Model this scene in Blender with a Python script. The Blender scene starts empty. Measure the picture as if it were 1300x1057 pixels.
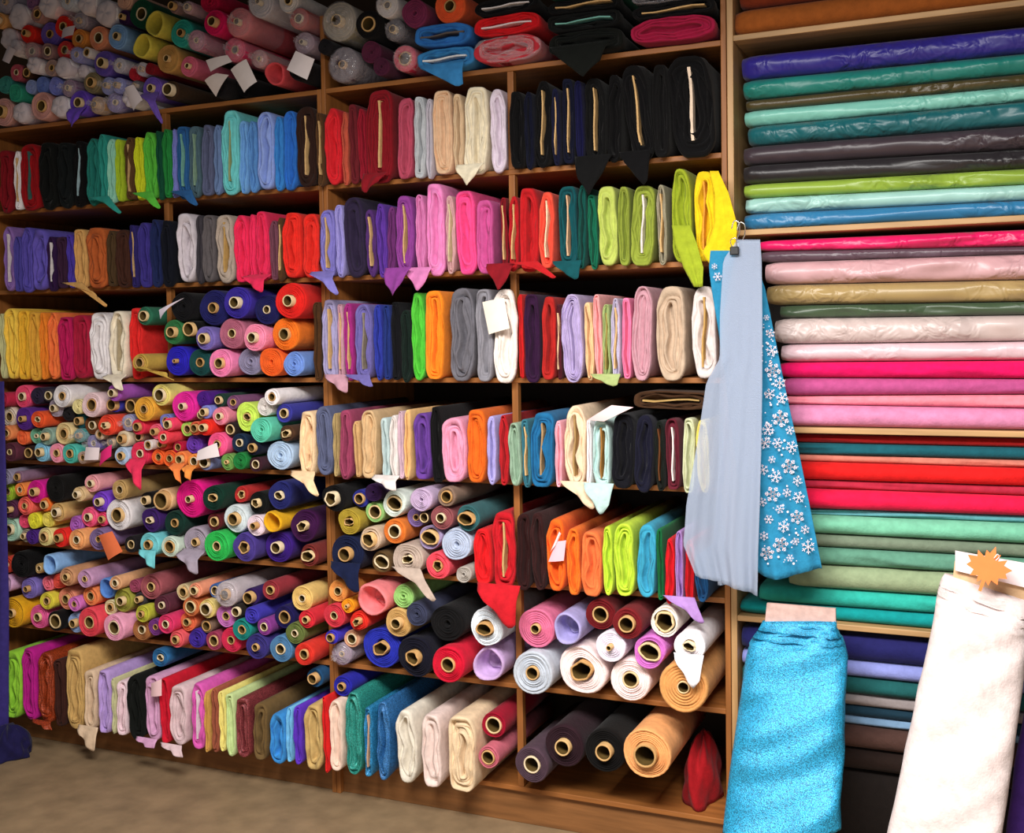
import bpy, math, random
from mathutils import Matrix, Vector
# ------------------------------------------------------------------ camera, world, light
F, PX, PY = 1400.0, 650.0, 484.0
d1 = Vector(((-2554-PX)/F, (478-PY)/F, 1)).normalized()          # left along the shelves (camera frame: x right, y down, z forward)
a_ = .0155; d3 = Vector((a_, 1, -(a_*d1.x+d1.y)/d1.z)).normalized()   # straight down
XW, ZW = -d1, -d3
YW = ZW.cross(XW).normalized()                                    # right-handed check below
if YW.z < 0: YW = -YW
def ray(x, y):
    v = Vector(((x-PX)/F, (y-PY)/F, 1)); return Vector((v.dot(XW), v.dot(YW), v.dot(ZW)))
_a, _b = ray(410, 118.5), ray(410, 484)
D = 3*.34/(_a.z/_a.y-_b.z/_b.y)                                   # distance from lens to shelf front
_c = ray(43, 938); EYE = -_c.z/_c.y*D                             # lens height: that pixel is floor at the plinth
_o = ray(650, 484); CX = -_o.x/_o.y*D                             # shelf front under the picture centre is x = 0
CAM = Vector((CX, -D, EYE))
def at(x, y, Y=0.0):
    r = ray(x, y); t = (Y-CAM.y)/r.y
    return CAM.x+r.x*t, CAM.z+r.z*t                               # wall x, height
S = bpy.context.scene
cam = bpy.data.objects.new('camera', bpy.data.cameras.new('camera')); S.collection.objects.link(cam)
cr, cu, cb = Vector((1, 0, 0)), Vector((0, -1, 0)), Vector((0, 0, -1))
def tow(v): return Vector((v.dot(XW), v.dot(YW), v.dot(ZW)))
R3 = Matrix((tow(cr), tow(cu), tow(cb))).transposed()
cam.matrix_world = Matrix.Translation(CAM) @ R3.to_4x4()
cam.data.sensor_width = 36; cam.data.lens = 36*F/1300; cam.data.shift_y = -(528.5-PY)/1300; cam.data.clip_start = .05
S.camera = cam
S.view_settings.view_transform = 'Standard'; S.view_settings.look = 'None'; S.view_settings.exposure = 0.0; S.view_settings.gamma = 1
S.view_settings.use_curve_mapping = False
W = bpy.data.worlds.new('World'); S.world = W; W.use_nodes = True
W.node_tree.nodes['Background'].inputs[0].default_value = (1, .95, .9, 1); W.node_tree.nodes['Background'].inputs[1].default_value = .07
def area(name, loc, aim, sx, sy, power, col):
    l = bpy.data.lights.new(name, 'AREA'); l.shape = 'RECTANGLE'; l.size = sx; l.size_y = sy; l.energy = power; l.color = col
    o = bpy.data.objects.new(name, l); S.collection.objects.link(o); o.location = loc
    o.rotation_euler = (Vector(aim)-Vector(loc)).to_track_quat('-Z', 'Y').to_euler(); return o
area('ceiling_light', (.75, -2.3, 2.75), (.75, -2.2, 0), 1.9, .9, 225, (1, .96, .92))
area('front_fill_light', (1.3, -3.0, 1.2), (.4, 0, .9), 1.4, 1.2, 13, (1, .95, .90))  # weak unseen fill lamp added beside the camera to lift the shelf fronts
# ------------------------------------------------------------------ materials
def lin(h):
    c = [int(h[i:i+2], 16)/255 for i in (0, 2, 4)]
    return tuple(x/12.92 if x <= .04045 else ((x+.055)/1.055)**2.4 for x in c)+(1,)
def mat(name, col=None, rough=.8, spec=.3, noise=(60, .12), bump=(220, .25), sheen=0, extra=None):
    m = bpy.data.materials.new(name); m.use_nodes = True; nt = m.node_tree; N = nt.nodes; L = nt.links
    p = N['Principled BSDF']; p.inputs['Roughness'].default_value = rough; p.inputs['Specular IOR Level'].default_value = spec
    if sheen: p.inputs['Sheen Weight'].default_value = sheen; p.inputs['Sheen Roughness'].default_value = .5
    tc = N.new('ShaderNodeTexCoord')
    nz = N.new('ShaderNodeTexNoise'); nz.inputs['Scale'].default_value = noise[0]; nz.inputs['Detail'].default_value = 4; L.new(tc.outputs['Object'], nz.inputs['Vector'])
    mr = N.new('ShaderNodeMapRange'); mr.inputs[1].default_value = .3; mr.inputs[2].default_value = .7; mr.inputs[3].default_value = 1-noise[1]; mr.inputs[4].default_value = 1+noise[1]*.6
    L.new(nz.outputs[0], mr.inputs[0])
    mx = N.new('ShaderNodeVectorMath'); mx.operation = 'SCALE'; L.new(mr.outputs[0], mx.inputs['Scale'])
    if col: mx.inputs[0].default_value = lin(col)[:3]
    else:
        oi = N.new('ShaderNodeObjectInfo'); L.new(oi.outputs['Color'], mx.inputs[0])
    L.new(mx.outputs[0], p.inputs['Base Color'])
    if bump:
        bz = N.new('ShaderNodeTexNoise'); bz.inputs['Scale'].default_value = bump[0]; bz.inputs['Detail'].default_value = 3; L.new(tc.outputs['Object'], bz.inputs['Vector'])
        bp = N.new('ShaderNodeBump'); bp.inputs['Strength'].default_value = bump[1]; bp.inputs['Distance'].default_value = .004
        L.new(bz.outputs[0], bp.inputs['Height']); L.new(bp.outputs[0], p.inputs['Normal'])
    if extra: extra(m, p, N, L, tc, mx)
    return m
CLOTH = mat('woven_cloth', None, .85, .15, (45, .14), (160, .35), .06)
def crinkle(m, p, N, L, tc, mx):
    mp = N.new('ShaderNodeMapping'); mp.inputs['Scale'].default_value = (20, 14, 20); mp.inputs['Rotation'].default_value = (0, .6, 0); oi2 = N.new('ShaderNodeObjectInfo'); ad = N.new('ShaderNodeVectorMath'); ad.operation = 'ADD'; sc = N.new('ShaderNodeMath'); sc.operation = 'MULTIPLY'; sc.inputs[1].default_value = 37; L.new(oi2.outputs['Random'], sc.inputs[0]); L.new(tc.outputs['Object'], ad.inputs[0]); L.new(sc.outputs[0], ad.inputs[1]); L.new(ad.outputs[0], mp.inputs[0])
    nz = N.new('ShaderNodeTexNoise'); nz.inputs['Scale'].default_value = 1; nz.inputs['Detail'].default_value = 2; nz.inputs['Distortion'].default_value = .5; L.new(mp.outputs[0], nz.inputs['Vector'])
    # creases come in patches along the bolt
    n2 = N.new('ShaderNodeTexNoise'); n2.inputs['Scale'].default_value = 3.2; L.new(ad.outputs[0], n2.inputs['Vector'])
    r2 = N.new('ShaderNodeMapRange'); r2.inputs[1].default_value = .42; r2.inputs[2].default_value = .62; L.new(n2.outputs[0], r2.inputs[0])
    mu = N.new('ShaderNodeMath'); mu.operation = 'MULTIPLY'; L.new(nz.outputs[0], mu.inputs[0]); L.new(r2.outputs[0], mu.inputs[1])
    bp = N.new('ShaderNodeBump'); bp.inputs['Strength'].default_value = .65; bp.inputs['Distance'].default_value = .035; L.new(mu.outputs[0], bp.inputs['Height']); L.new(bp.outputs[0], p.inputs['Normal'])
SATIN = mat('satin_cloth', None, .38, .5, (14, .08), None, .1, crinkle)
def glit(m, p, N, L, tc, mx):
    v = N.new('ShaderNodeTexVoronoi'); v.inputs['Scale'].default_value = 480; L.new(tc.outputs['Object'], v.inputs['Vector'])
    r = N.new('ShaderNodeMapRange'); r.inputs[1].default_value = .2; r.inputs[2].default_value = .8; r.inputs[3].default_value = .6; r.inputs[4].default_value = 1.7
    sx = N.new('ShaderNodeSeparateColor'); L.new(v.outputs['Color'], sx.inputs[0]); L.new(sx.outputs[0], r.inputs[0])
    s2 = N.new('ShaderNodeVectorMath'); s2.operation = 'SCALE'; L.new(mx.outputs[0], s2.inputs[0]); L.new(r.outputs[0], s2.inputs['Scale']); L.new(s2.outputs[0], p.inputs['Base Color'])
    p.inputs['Metallic'].default_value = .25
GLITTER = mat('glitter_cloth', None, .4, .6, (30, .1), (300, .5), 0, glit)
PAPER = mat('paper', None, .7, .3, (30, .05), (60, .1))
CARD = mat('cardboard', None, .85, .2, (50, .15), (140, .2))
SHADED_BORE = mat('core_inside_shaded', '5e4a26', .9, .1, (40, .15), None)  # kraft brown inside of the tubes, darkened so the holes look shaded
def grain(m, p, N, L, tc, mx):
    mp = N.new('ShaderNodeMapping'); mp.inputs['Scale'].default_value = (3, 30, 30); L.new(tc.outputs['Object'], mp.inputs[0])
    for n in N:
        if n.bl_idname == 'ShaderNodeTexNoise': L.new(mp.outputs[0], n.inputs['Vector'])
WOOD = mat('shelf_wood', None, .5, .4, (1.4, .3), (3, .15), 0, grain)
def grainv(m, p, N, L, tc, mx):
    mp = N.new('ShaderNodeMapping'); mp.inputs['Scale'].default_value = (30, 30, 2.5); L.new(tc.outputs['Object'], mp.inputs[0])
    for n in N:
        if n.bl_idname == 'ShaderNodeTexNoise': L.new(mp.outputs[0], n.inputs['Vector'])
WOODV = mat('upright_wood', None, .5, .4, (1.4, .3), (3, .15), 0, grainv)
METAL = mat('bright_wire', 'd8d8d4', .25, .5, (10, .02), None); METAL.node_tree.nodes['Principled BSDF'].inputs['Metallic'].default_value = .9
BLACKP = mat('black_clip', '101010', .4, .5, (10, .02), None)
FLOORM = mat('floor_lino', '8d7659', .6, .4, (9, .25), (40, .1))
WALLM = mat('wall_paint', '4a3a2c', .9, .2, (4, .1), (30, .1))
def clearmat(name, alpha, col, rough, gl, scale=None):
    m = bpy.data.materials.new(name); m.use_nodes = True; nt = m.node_tree; N = nt.nodes; L = nt.links
    p = N['Principled BSDF']; p.inputs['Base Color'].default_value = lin(col); p.inputs['Roughness'].default_value = rough; p.inputs['Specular IOR Level'].default_value = gl
    p.inputs['Alpha'].default_value = alpha
    if scale:
        tc = N.new('ShaderNodeTexCoord'); nz = N.new('ShaderNodeTexNoise'); nz.inputs['Scale'].default_value = scale; L.new(tc.outputs['Object'], nz.inputs['Vector'])
        bp = N.new('ShaderNodeBump'); bp.inputs['Strength'].default_value = .5; bp.inputs['Distance'].default_value = .01; L.new(nz.outputs[0], bp.inputs['Height']); L.new(bp.outputs[0], p.inputs['Normal'])
    return m
PLASTIC = clearmat('clear_plastic', .22, 'e8e2e8', .12, 1.0, 60)
TULLE = clearmat('tulle', .46, 'b6c4dc', .7, .3, 400)
# ------------------------------------------------------------------ helpers
COL = S.collection
def mesh(name, V, Fc, m, parent=None, color=None, smooth=True, loc=None):
    me = bpy.data.meshes.new(name); me.from_pydata([tuple(v) for v in V], [], Fc)
    if smooth: me.polygons.foreach_set('use_smooth', [True]*len(me.polygons))
    me.materials.append(m); me.update()
    o = bpy.data.objects.new(name, me); COL.objects.link(o)
    if parent: o.parent = parent
    if color: o.color = color
    if loc: o.location = loc
    return o
def empty(name, loc, rot=(0, 0, 0)):
    o = bpy.data.objects.new(name, None); o.empty_display_size = .05; COL.objects.link(o); o.location = loc; o.rotation_euler = rot; return o
def tag(o, label, cat, group=None):
    o['label'] = label; o['category'] = cat
    if group: o['group'] = group
    return o
def boxm(x0, x1, y0, y1, z0, z1, bev=0.0):
    V = [(x, y, z) for x in (x0, x1) for y in (y0, y1) for z in (z0, z1)]
    Fc = [(0, 1, 3, 2), (4, 6, 7, 5), (0, 4, 5, 1), (2, 3, 7, 6), (0, 2, 6, 4), (1, 5, 7, 3)]
    return V, Fc
def box(name, b, m, parent=None, color=None, bev=.002):
    V, Fc = boxm(*b); o = mesh(name, V, Fc, m, parent, color, smooth=False)
    if bev:
        md = o.modifiers.new('bevel', 'BEVEL'); md.width = bev; md.segments = 2
    return o
def rings(R, n, close0=False, close1=False):
    """R: list of rings of n points -> verts, faces"""
    V = []; Fc = []
    for r in R: V += r
    for i in range(len(R)-1):
        for j in range(n):
            k = (j+1) % n; Fc.append((i*n+j, (i+1)*n+j, (i+1)*n+k, i*n+k))
    if close0: Fc.append(tuple(range(n)))
    if close1: Fc.append(tuple(reversed(range((len(R)-1)*n, len(R)*n))))
    return V, Fc
PAL = {}
for w in '''black:09080a charcoal:1c191d navy:161a4c midnight:0d1026 indigo:3a3090 blue:2a34b4 royal blue:2c6cc4 mid blue:3a86d0 sky blue:70a8e0 pale blue:b4cce8
light blue:88b4e6 periwinkle:8288d4 lavender:a8a0d4 lilac:c4a8d8 violet:6c48c0 purple:582888 plum:4a2048 dark purple:2e1440 mauve:a8688c dusty mauve:8c6088 orchid:cc78c4 magenta:c4188c
fuchsia:ee2ca4 hot pink:ec2c68 rose:ee5078 pink:f090b4 pale pink:f4d4d8 dusty pink:c898a4 blush:e0b4b4 coral:f0685c salmon:e48878 red:dc2424 bright red:ea2c20 dark red:881420 crimson:b8143c maroon:5c1c28
rust:b4562c burnt orange:d8641c orange:f07c28 peach:f0a46c pale peach:ecd0b0 amber:f0b040 golden:e4a81c yellow:f0d040 pale yellow:eee0a0 lime:b8d83c bright green:5cc040 green:2c9044 dark green:125038 forest:0c3428
olive:98963c dark olive:4a4420 sage:94b098 mint:a8dcc8 aqua:6cc8c8 turquoise:48b8b0 teal:208880 dark teal:105058 steel blue:5080ac slate:5a607e gray:6c6a72 silver:c0bac4 pale gray:c4ccd8 dark gray:3c383e
white:f0eaec off-white:e4dcd8 cream:f0e4cc beige:d8bc98 tan:c8a468 khaki:a8946a taupe:887060 brown:5a3c22 dark brown:2e1a14 mauve gray:a498a8 chartreuse:a0b02c mustard:c8a44c'''.replace('\n', ' ').split(' '):
    PAL.setdefault('_', []).append(w)
_t = ' '.join(PAL.pop('_')); _k = ''
for tok in _t.split(' '):
    if ':' in tok:
        n, h = tok.split(':'); PAL[(_k+' '+n).strip()] = h; _k = ''
    else: _k = (_k+' '+tok).strip()
def colour(spec):
    n, _, h = spec.partition('#'); h = h or PAL[n]
    return n, lin(h)
CROP = {'T1': (0, 0, 3.915), 'T2': (310, 0, 3.915), 'T3': (620, 0, 3.915), 'T5': (0, 240, 3.915), 'T6': (310, 230, 3.915), 'T7': (620, 220, 3.915),
        'L1': (0, 470, 5.873), 'L2': (200, 470, 5.873), 'L3': (370, 470, 4.804), 'L4': (600, 460, 3.915), 'L5': (0, 640, 5.873), 'L6': (200, 640, 5.873), 'L7': (370, 640, 4.804),
        'L8': (590, 640, 3.203), 'B1': (0, 780, 5.564), 'B2': (200, 780, 5.564), 'B3': (370, 800, 4.815), 'U1': (0, 0, 5.873), 'U2': (200, 0, 5.873), 'P': (0, 0, 1)}
# ------------------------------------------------------------------ shelf levels (tops of the boards) and uprights
TH = .017
def zlev(y): return at(410, y)[1]
LV = {k: zlev(y) for k, y in zip('ABCDEFGH', (117, 239, 355.5, 483.5, 603, 722, 842, 962))}      # lower edge of the front of each board ~ its top
for k in LV: LV[k] += .012
xL0, xL1 = at(-14, 480)[0], at(411.5, 300)[0]
xM0, xM1 = xL1, at(924, 300)[0]
xR0, xR1 = xM1, at(924, 300)[0]+1.42
PL, PM = at(211, 300)[0], at(650, 300)[0]
DEP = .62
TOPZ = at(924, -60)[1]
# ------------------------------------------------------------------ the room
f_ = box('floor', (-7, 5, -4.2, DEP+.08, -.1, 0), FLOORM, None, None, 0); f_['kind'] = 'structure'
w_ = box('wall_back', (-7, 5, DEP+.05, DEP+.2, 0, 4.5), WALLM, None, None, 0); w_['kind'] = 'structure'
WOODC, WOODB = lin('9c6230'), lin('bc9464')
def unit(name, label, x0, x1, levels, top, dep, wc, posts=(), t=.018):
    r = empty(name, ((x0+x1)/2, dep/2, 0)); ox, oy = -(x0+x1)/2, -dep/2
    def b(n, bx, m, c=wc): box(n, (bx[0]+ox, bx[1]+ox, bx[2]+oy, bx[3]+oy, bx[4], bx[5]), m, r, c)
    b('side_panel', (x0+.001, x0+t, 0, dep, 0, top), WOODV); b('side_panel', (x1-t, x1-.001, 0, dep, 0, top), WOODV)
    b('back_panel', (x0+t, x1-t, dep-.012, dep, 0, top), WOODV, lin('20140c'))  # near-black panel colour stands in for the shade deep in the shelves
    for z in levels: b('shelf_board', (x0+t, x1-t, .002, dep-.012, z-TH, z), WOOD)
    for (px, z0, z1) in posts: b('divider_post', (px-.011, px+.011, .004, .03, z0, z1), WOODV)
    b('plinth', (x0+t, x1-t, .02, .04, 0, levels[-1]-TH), WOOD, lin('8a5c34'))
    tag(r, label, 'shelving'); return r
lv = [LV[k] for k in 'ABCDEFGH']
unit('shelf_unit', 'left orange-brown wooden shelf unit packed with fabric bolts and many small rolls', xL0, xL1, lv, LV['A'], DEP, WOODC, [(PL, lv[i+1], lv[i]-TH) for i in range(3)])
unit('shelf_unit', 'middle orange-brown wooden shelf unit holding upright fabric bolts beside the hanging snowflake cloth', xM0, xM1, lv, TOPZ, DEP, WOODC, [(PM, lv[i+1], lv[i]-TH) for i in range(7)])
RZ = {k: at(936, y)[1] for k, y in zip('TUVW', (44, 292, 541, 781))}
RZ['X'] = .1
unit('shelf_unit', 'right pale wooden shelf unit stacked with long satin bolts lying flat', xR0, xR1, [RZ[k] for k in 'TUVWX'], TOPZ, .5, WOODB, (), .02)
FL = 'ABCDEFGH'
def compartment(x, z):
    """floor height, ceiling height, x range, shelf ordinal"""
    left = x < xL1; i = 0
    zs = [LV[k] for k in FL]
    while i < 7 and z < zs[i]: i += 1
    if z >= zs[0]: fl, ce, n = zs[0], 9, 0
    else:
        fl = zs[i]; ce = zs[i-1]-TH; n = i
    return fl, ce, (xL0+.02, xL1-.02) if left else (xM0+.02, xM1-.02), n
ORD = ['top', 'second', 'third', 'fourth', 'fifth', 'sixth', 'seventh', 'bottom']
def place(x, n): return ORD[n]+' shelf of '+('left' if x < xL1 else 'middle')+' unit'
ITEMS = []          # dict(kind,x,z,name,root,place,desc)
# ------------------------------------------------------------------ loose ends
def loose(parent, x0, x1, zt, tip, y, rng, m, c, name='loose_end', ya=None):
    """cloth corner falling from the edge x0..x1 at height zt to the point tip (local coordinates)"""
    nx, nz = 11, 9; ya = y if ya is None else ya; V = []; Fc = []
    for s in (0, 1):
        for j in range(nz):
            t = j/(nz-1)
            for i in range(nx):
                u = i/(nx-1); w = x1-x0; uc = min(.85, max(.15, (tip[0]-x0)/w)); sh = (tip[0]-x0)/w-uc
                f = 1-.62*abs(u-uc)/max(uc, 1-uc); nar = 1-.32*t
                xx = x0+w*(uc+(u-uc)*nar+sh*t)
                e = min(1, t*2.6); V.append((xx, ya+(y-ya)*e*e*(3-2*e)+.007*math.sin(u*9+t*2+x0*40)*(.25+.75*t)*e-.014*math.sin(t*1.5)*e+s*.003, zt+(tip[1]-zt)*t*f))
    k = nx*nz
    for j in range(nz-1):
        for i in range(nx-1):
            q = (j*nx+i, j*nx+i+1, (j+1)*nx+i+1, (j+1)*nx+i); Fc.append(q); Fc.append(tuple(k+v for v in reversed(q)))
    per = [i for i in range(nx)]+[j*nx+nx-1 for j in range(1, nz)]+[(nz-1)*nx+i for i in range(nx-2, -1, -1)]+[j*nx for j in range(nz-2, 0, -1)]
    for i in range(len(per)):
        a, b = per[i], per[(i+1) % len(per)]; Fc.append((a, a+k, b+k, b))
    return mesh(name, V, Fc, m, parent, c)
# ------------------------------------------------------------------ folded bolts
def se(a, n):
    c, s = math.cos(a), math.sin(a)
    return math.copysign(abs(c)**(2/n), c), math.copysign(abs(s)**(2/n), s)
def bolt_mesh(w, h, p, dep, rng, tilt=0, bl=9, br=9, layers=None):
    n = 32; mn = min(w, h)
    if layers is None: layers = max(2, min(7, int(mn/2/rng.uniform(.009, .015))))
    t = mn/2/(layers+.6); tall = h >= w; ex = rng.uniform(2.5, 4.2)
    ph = [rng.uniform(0, 6.3) for _ in range(6)]; amp = mn*.05
    lj = [(rng.uniform(-1, 1)*t*.5, rng.uniform(0, 1)*t*1.6, rng.uniform(0, 1)*t*1.2, rng.uniform(0, 6.3), rng.uniform(.2, .5)) for _ in range(layers+2)]
    lean = math.tan(math.radians(tilt)); sag = rng.uniform(.002, .018) if p > .02 and dep > .4 else 0
    def ring(k, y, sc=1.0, clip=False):
        out = []; li = min(int(k), layers); ox, tj, bj, wp, wa = lj[li]
        if k < .5: ox = tj = bj = wa = 0
        kk = min(k, layers+.25)
        hw, hh = max(w/2-kk*t, .0015), max(h/2-kk*t, .0015)
        for j in range(n):
            cx, cz = se(2*math.pi*j/n+.01, ex); X, Z = hw*cx, hh*cz
            if tall:
                Z -= (tj if Z > 0 else -bj)*abs(cz)
                X += (amp*math.sin(Z/h*5+ph[0])+amp*.5*math.sin(Z/h*11+ph[1]))*(1-abs(Z/h*2)**4*.6)+wa*t*math.sin(Z/h*14+wp)*(k > .5)
            else:
                X -= (tj if X > 0 else -bj)*abs(cx)
                Z += (amp*math.sin(X/w*5+ph[0])+amp*.4*math.sin(X/w*11+ph[1]))*.6+wa*t*math.sin(X/w*14+wp)*(k > .5)
            X = max(-w/2, min(w/2, X)); Z = max(-h/2, min(h/2, Z))
            X *= sc; 
            if clip: X = max(-bl, min(br, X))
            elif tall and y < -.01: Z -= sag*(1-(Z/h+.5))**1.5
            out.append((X+lean*Z*(1 if tall and y < -.01 else 0), y+.004*math.sin(Z*70+X*90+ph[2]), Z+h/2))
        return out
    R = [ring(0, dep, .86, True), ring(0, dep*.45, .88, True), ring(0, .03, .93, True), ring(0, -.004, .98, True), ring(0, -p+.012)]
    for l in range(layers):
        f = rng.uniform(-.004, .006); g = rng.uniform(.008, .03)
        R += [ring(l+.12, -p+f), ring(l+.45, -p+f-.002), ring(l+.72, -p+f+.004), ring(l+.9, -p+g), ]
    R += [ring(layers+.2, -p+.03)]
    return rings(R, n, True, True)
def board(parent, w, h, p, rng, c, tilt, name='board'):
    """the flat card the cloth is wound on, its end showing in the middle of the folds"""
    lean = math.tan(math.radians(tilt)); V = []; n = 6; tall = h >= w; mx = max(w, h); q = mx*.76/2; th = max(.0045, min(.009, min(w, h)*.075))
    R = []
    for i in range(n):
        t = -1+2*i/(n-1); b = .003*math.sin(t*3+rng.random()*.5)+rng.uniform(-.001, .001)
        e = th/2*rng.uniform(.8, 1.15)
        rr = []
        for sx, sy in ((-1, 0), (1, 0), (1, 1), (-1, 1)):
            A = b+sx*e; B = t*q
            X, Z = (A+lean*B, B) if tall else (B, A)
            rr.append((X, -p-.004+sy*.03, Z+h/2))
        R.append(rr)
    V, Fc = rings(R, 4, True, True)
    return mesh(name, V, Fc, CARD, parent, c, smooth=False)
BOLTS = {}          # row key -> list
def B(crop, p, rowkind, data):
    x0, y0, s = CROP[crop]
    for ln in data.strip().split(';'):
        f = [q.strip() for q in ln.strip().split(',')]
        if len(f) < 5: continue
        x, yt, yb, w = [float(q) for q in f[:4]]
        X, Yt, Yb, Wd = x0+x/s, y0+yt/s, y0+yb/s, w/s
        wx, zt = at(X, Yt, -p); _, zb = at(X, Yb, -p); wl = at(X-Wd/2, (Yt+Yb)/2, -p)[0]; wr = at(X+Wd/2, (Yt+Yb)/2, -p)[0]; wx = at(X, (Yt+Yb)/2, -p)[0]
        d = dict(kind='bolt', x=wx, l=wl, r=wr, zt=zt, zb=zb, p=p, name=f[4], opts=f[5:], row=rowkind, crop=(x0, y0, s), px=(X, (Yt+Yb)/2))
        if rowkind == 'lie':
            d['z'] = (zt+zb)/2; ITEMS.append(d)
        else:
            d['fl'] = LV[rowkind]; d['n'] = FL.index(rowkind); d['z'] = d['fl']+.14; BOLTS.setdefault(rowkind, []).append(d); ITEMS.append(d)
# ------------------------------------------------------------------ rolls
def roll_mesh(r, hr, length, rng, style, out):
    n = 24; ph = [rng.uniform(0, 6.3) for _ in range(6)]; e = {'b': .10, 'n': .06, 'o': .12}.get(style, .03)
    sq = rng.uniform(-.04, .04)
    def shape(a): return 1.01-e*(.5+.5*math.sin(2*a+ph[0]))-e*.6*(.5+.5*math.sin(3*a+ph[1]))-e*.3*(.5+.5*math.sin(5*a+ph[2]))
    def ring(rad, y, k=1.0, wob=0):
        o = []
        for j in range(n):
            a = 2*math.pi*j/n; q = rad*(1+(shape(a)-1)*k+wob*math.sin(4*a+ph[3]+rad*200))
            o.append((q*math.cos(a), y+(.0015*math.sin(3*a+ph[4])), q*math.sin(a)))
        return o
    R = [ring(r*.96, length), ring(r*.96, length*.5), ring(r*.985, .03), ring(r, .008)]
    if style == 'o':                                  # hollow, nothing inside: an open fold of cloth
        R += [ring(r*.95, -.001), ring(r*.86, 0), ring(r*.8, .012), ring(r*.76, .06, 1, .03), ring(r*.62, .09, 1, .09), ring(r*.45, .07, 1, .12), ring(r*.3, .1, 1, .15)]
    else:
        R += [ring(r*.965, .0)]
        inner = max(hr, r*.1) if style != 'n' else r*.13
        m = max(2, min(6, int((r-inner)/.0055)))
        for l in range(m):
            q = r*.94+(inner-r*.94)*(l+.5)/m; st = (r*.94-inner)/m; kk = max(0, (q-inner)/(r-inner))
            w = .03 if style == 'n' else .008; f = rng.uniform(-.003, .003)
            R += [ring(q+st*.36, f+.001, kk, w), ring(q-st*.1, f, kk, w), ring(q-st*.4, f+.006+rng.uniform(0, .006), kk, w)]
        if style == 'n': R += [ring(inner*.9, .03, .5, .2)]
        else: R += [ring(inner, .008, 0), ring(inner, .31, 0)]
    return rings(R, n, True, True)
def tube(parent, hr, out, c, rng, torn):
    n = 20; R = []; ph = rng.uniform(0, 6.3); th = hr*.2
    def ring(rad, y, j=0):
        o = []
        for i in range(n):
            a = 2*math.pi*i/n
            q = rad*(1+torn*(.22*math.sin(2*a+ph)+.10*math.sin(5*a+ph*2)))
            o.append((q*math.cos(a), y+j*torn*.006*math.sin(4*a+ph), q*math.sin(a)*(1-.25*torn)))
        return o
    k = .96
    th = max(.0022, hr*.17)
    R = [ring(hr*k, .04), ring(hr*k, -out+.002), ring(hr*k-.0008, -out, 1), ring(hr*k-th, -out, 1), ring(hr*k-th-.0006, -out+.003), ring(hr*k-th-.0006, .05), ring(hr*k-th-.0006, .3)]
    V, Fc = rings(R, n); k0 = len(R)*n-n; Fc.append(tuple(range(k0, k0+n)))
    o = mesh('core_tube', V, Fc, CARD, parent, c); o.data.materials.append(SHADED_BORE)
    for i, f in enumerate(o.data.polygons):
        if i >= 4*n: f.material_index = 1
    return o
def plastic(parent, r, rng, length):
    n = 40; R = []; ph = rng.uniform(0, 6)
    for q, y, w in ((.975, .2, .005), (.98, .03, .01), (.985, -.004, .012), (.8, -.012, .05), (.5, -.016, .1), (.25, -.022, .16), (.16, -.035, .22), (.3, -.05, .25)):
        R.append([(r*q*(1+w*math.sin(13*2*math.pi*j/n*1+ph))*math.cos(2*math.pi*j/n), y+r*.1*w*4*math.sin(9*2*math.pi*j/n+ph), r*q*(1+w*math.sin(13*2*math.pi*j/n+ph))*math.sin(2*math.pi*j/n)) for j in range(n)])
    V, Fc = rings(R, n)
    return mesh('plastic_wrap', V, Fc, PLASTIC, parent)
def paper_cap(parent, r, rng):
    n = 16; R = []; ph = rng.uniform(0, 6)
    for q, y in ((.93, .03), (.96, -.004), (.86, -.012), (.5, -.014), (.1, -.013)):
        R.append([(r*q*(1+.05*math.sin(3*2*math.pi*j/n+ph))*math.cos(2*math.pi*j/n), y+.004*math.sin(5*j/n*6.28+ph*q*3), r*q*(1+.05*math.sin(3*2*math.pi*j/n+ph))*math.sin(2*math.pi*j/n)) for j in range(n)])
    V, Fc = rings(R, n, False, True)
    return mesh('paper_cap', V, Fc, PAPER, parent, lin('d8ccd2'))
ROLLS = []
def Rl(crop, data, p=.05):
    x0, y0, s = CROP[crop]; rng = random.Random(crop+str(len(data)))
    for ln in data.strip().split(';'):
        f = [q.strip() for q in ln.strip().split(',')]
        if len(f) < 4: continue
        x, y, r = [float(q) for q in f[:3]]; hole = f[4] if len(f) > 4 else ''
        pp = p+rng.uniform(-.025, .035)
        for q in f[5:]:
            if q[0] == 'f': pp = p+float(q[1:])
        X, Y, rp = x0+x/s, y0+y/s, r/s
        wx, wz = at(X, Y, -pp); k = abs(at(X, Y-rp, -pp)[1]-wz)/rp; co = ray(X, Y).normalized().y; k *= 2/(1+co)
        lt = [q for q in hole if q.isalpha()]; st = lt[0] if lt else ('t' if hole else 'n'); hv = ''.join(q for q in hole if not q.isalpha())
        d = dict(kind='roll', x=wx, z=wz, r=rp*k, p=pp, hr=(float(hv)/s*k if hv else 0), st=st, name=f[3], opts=f[5:], px=(X, Y), crop=(x0, y0, s))
        fl, ce, xr, n = compartment(wx, wz)
        d.update(fl=fl, ce=ce, xr=xr, n=n); ROLLS.append(d); ITEMS.append(d)
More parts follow.
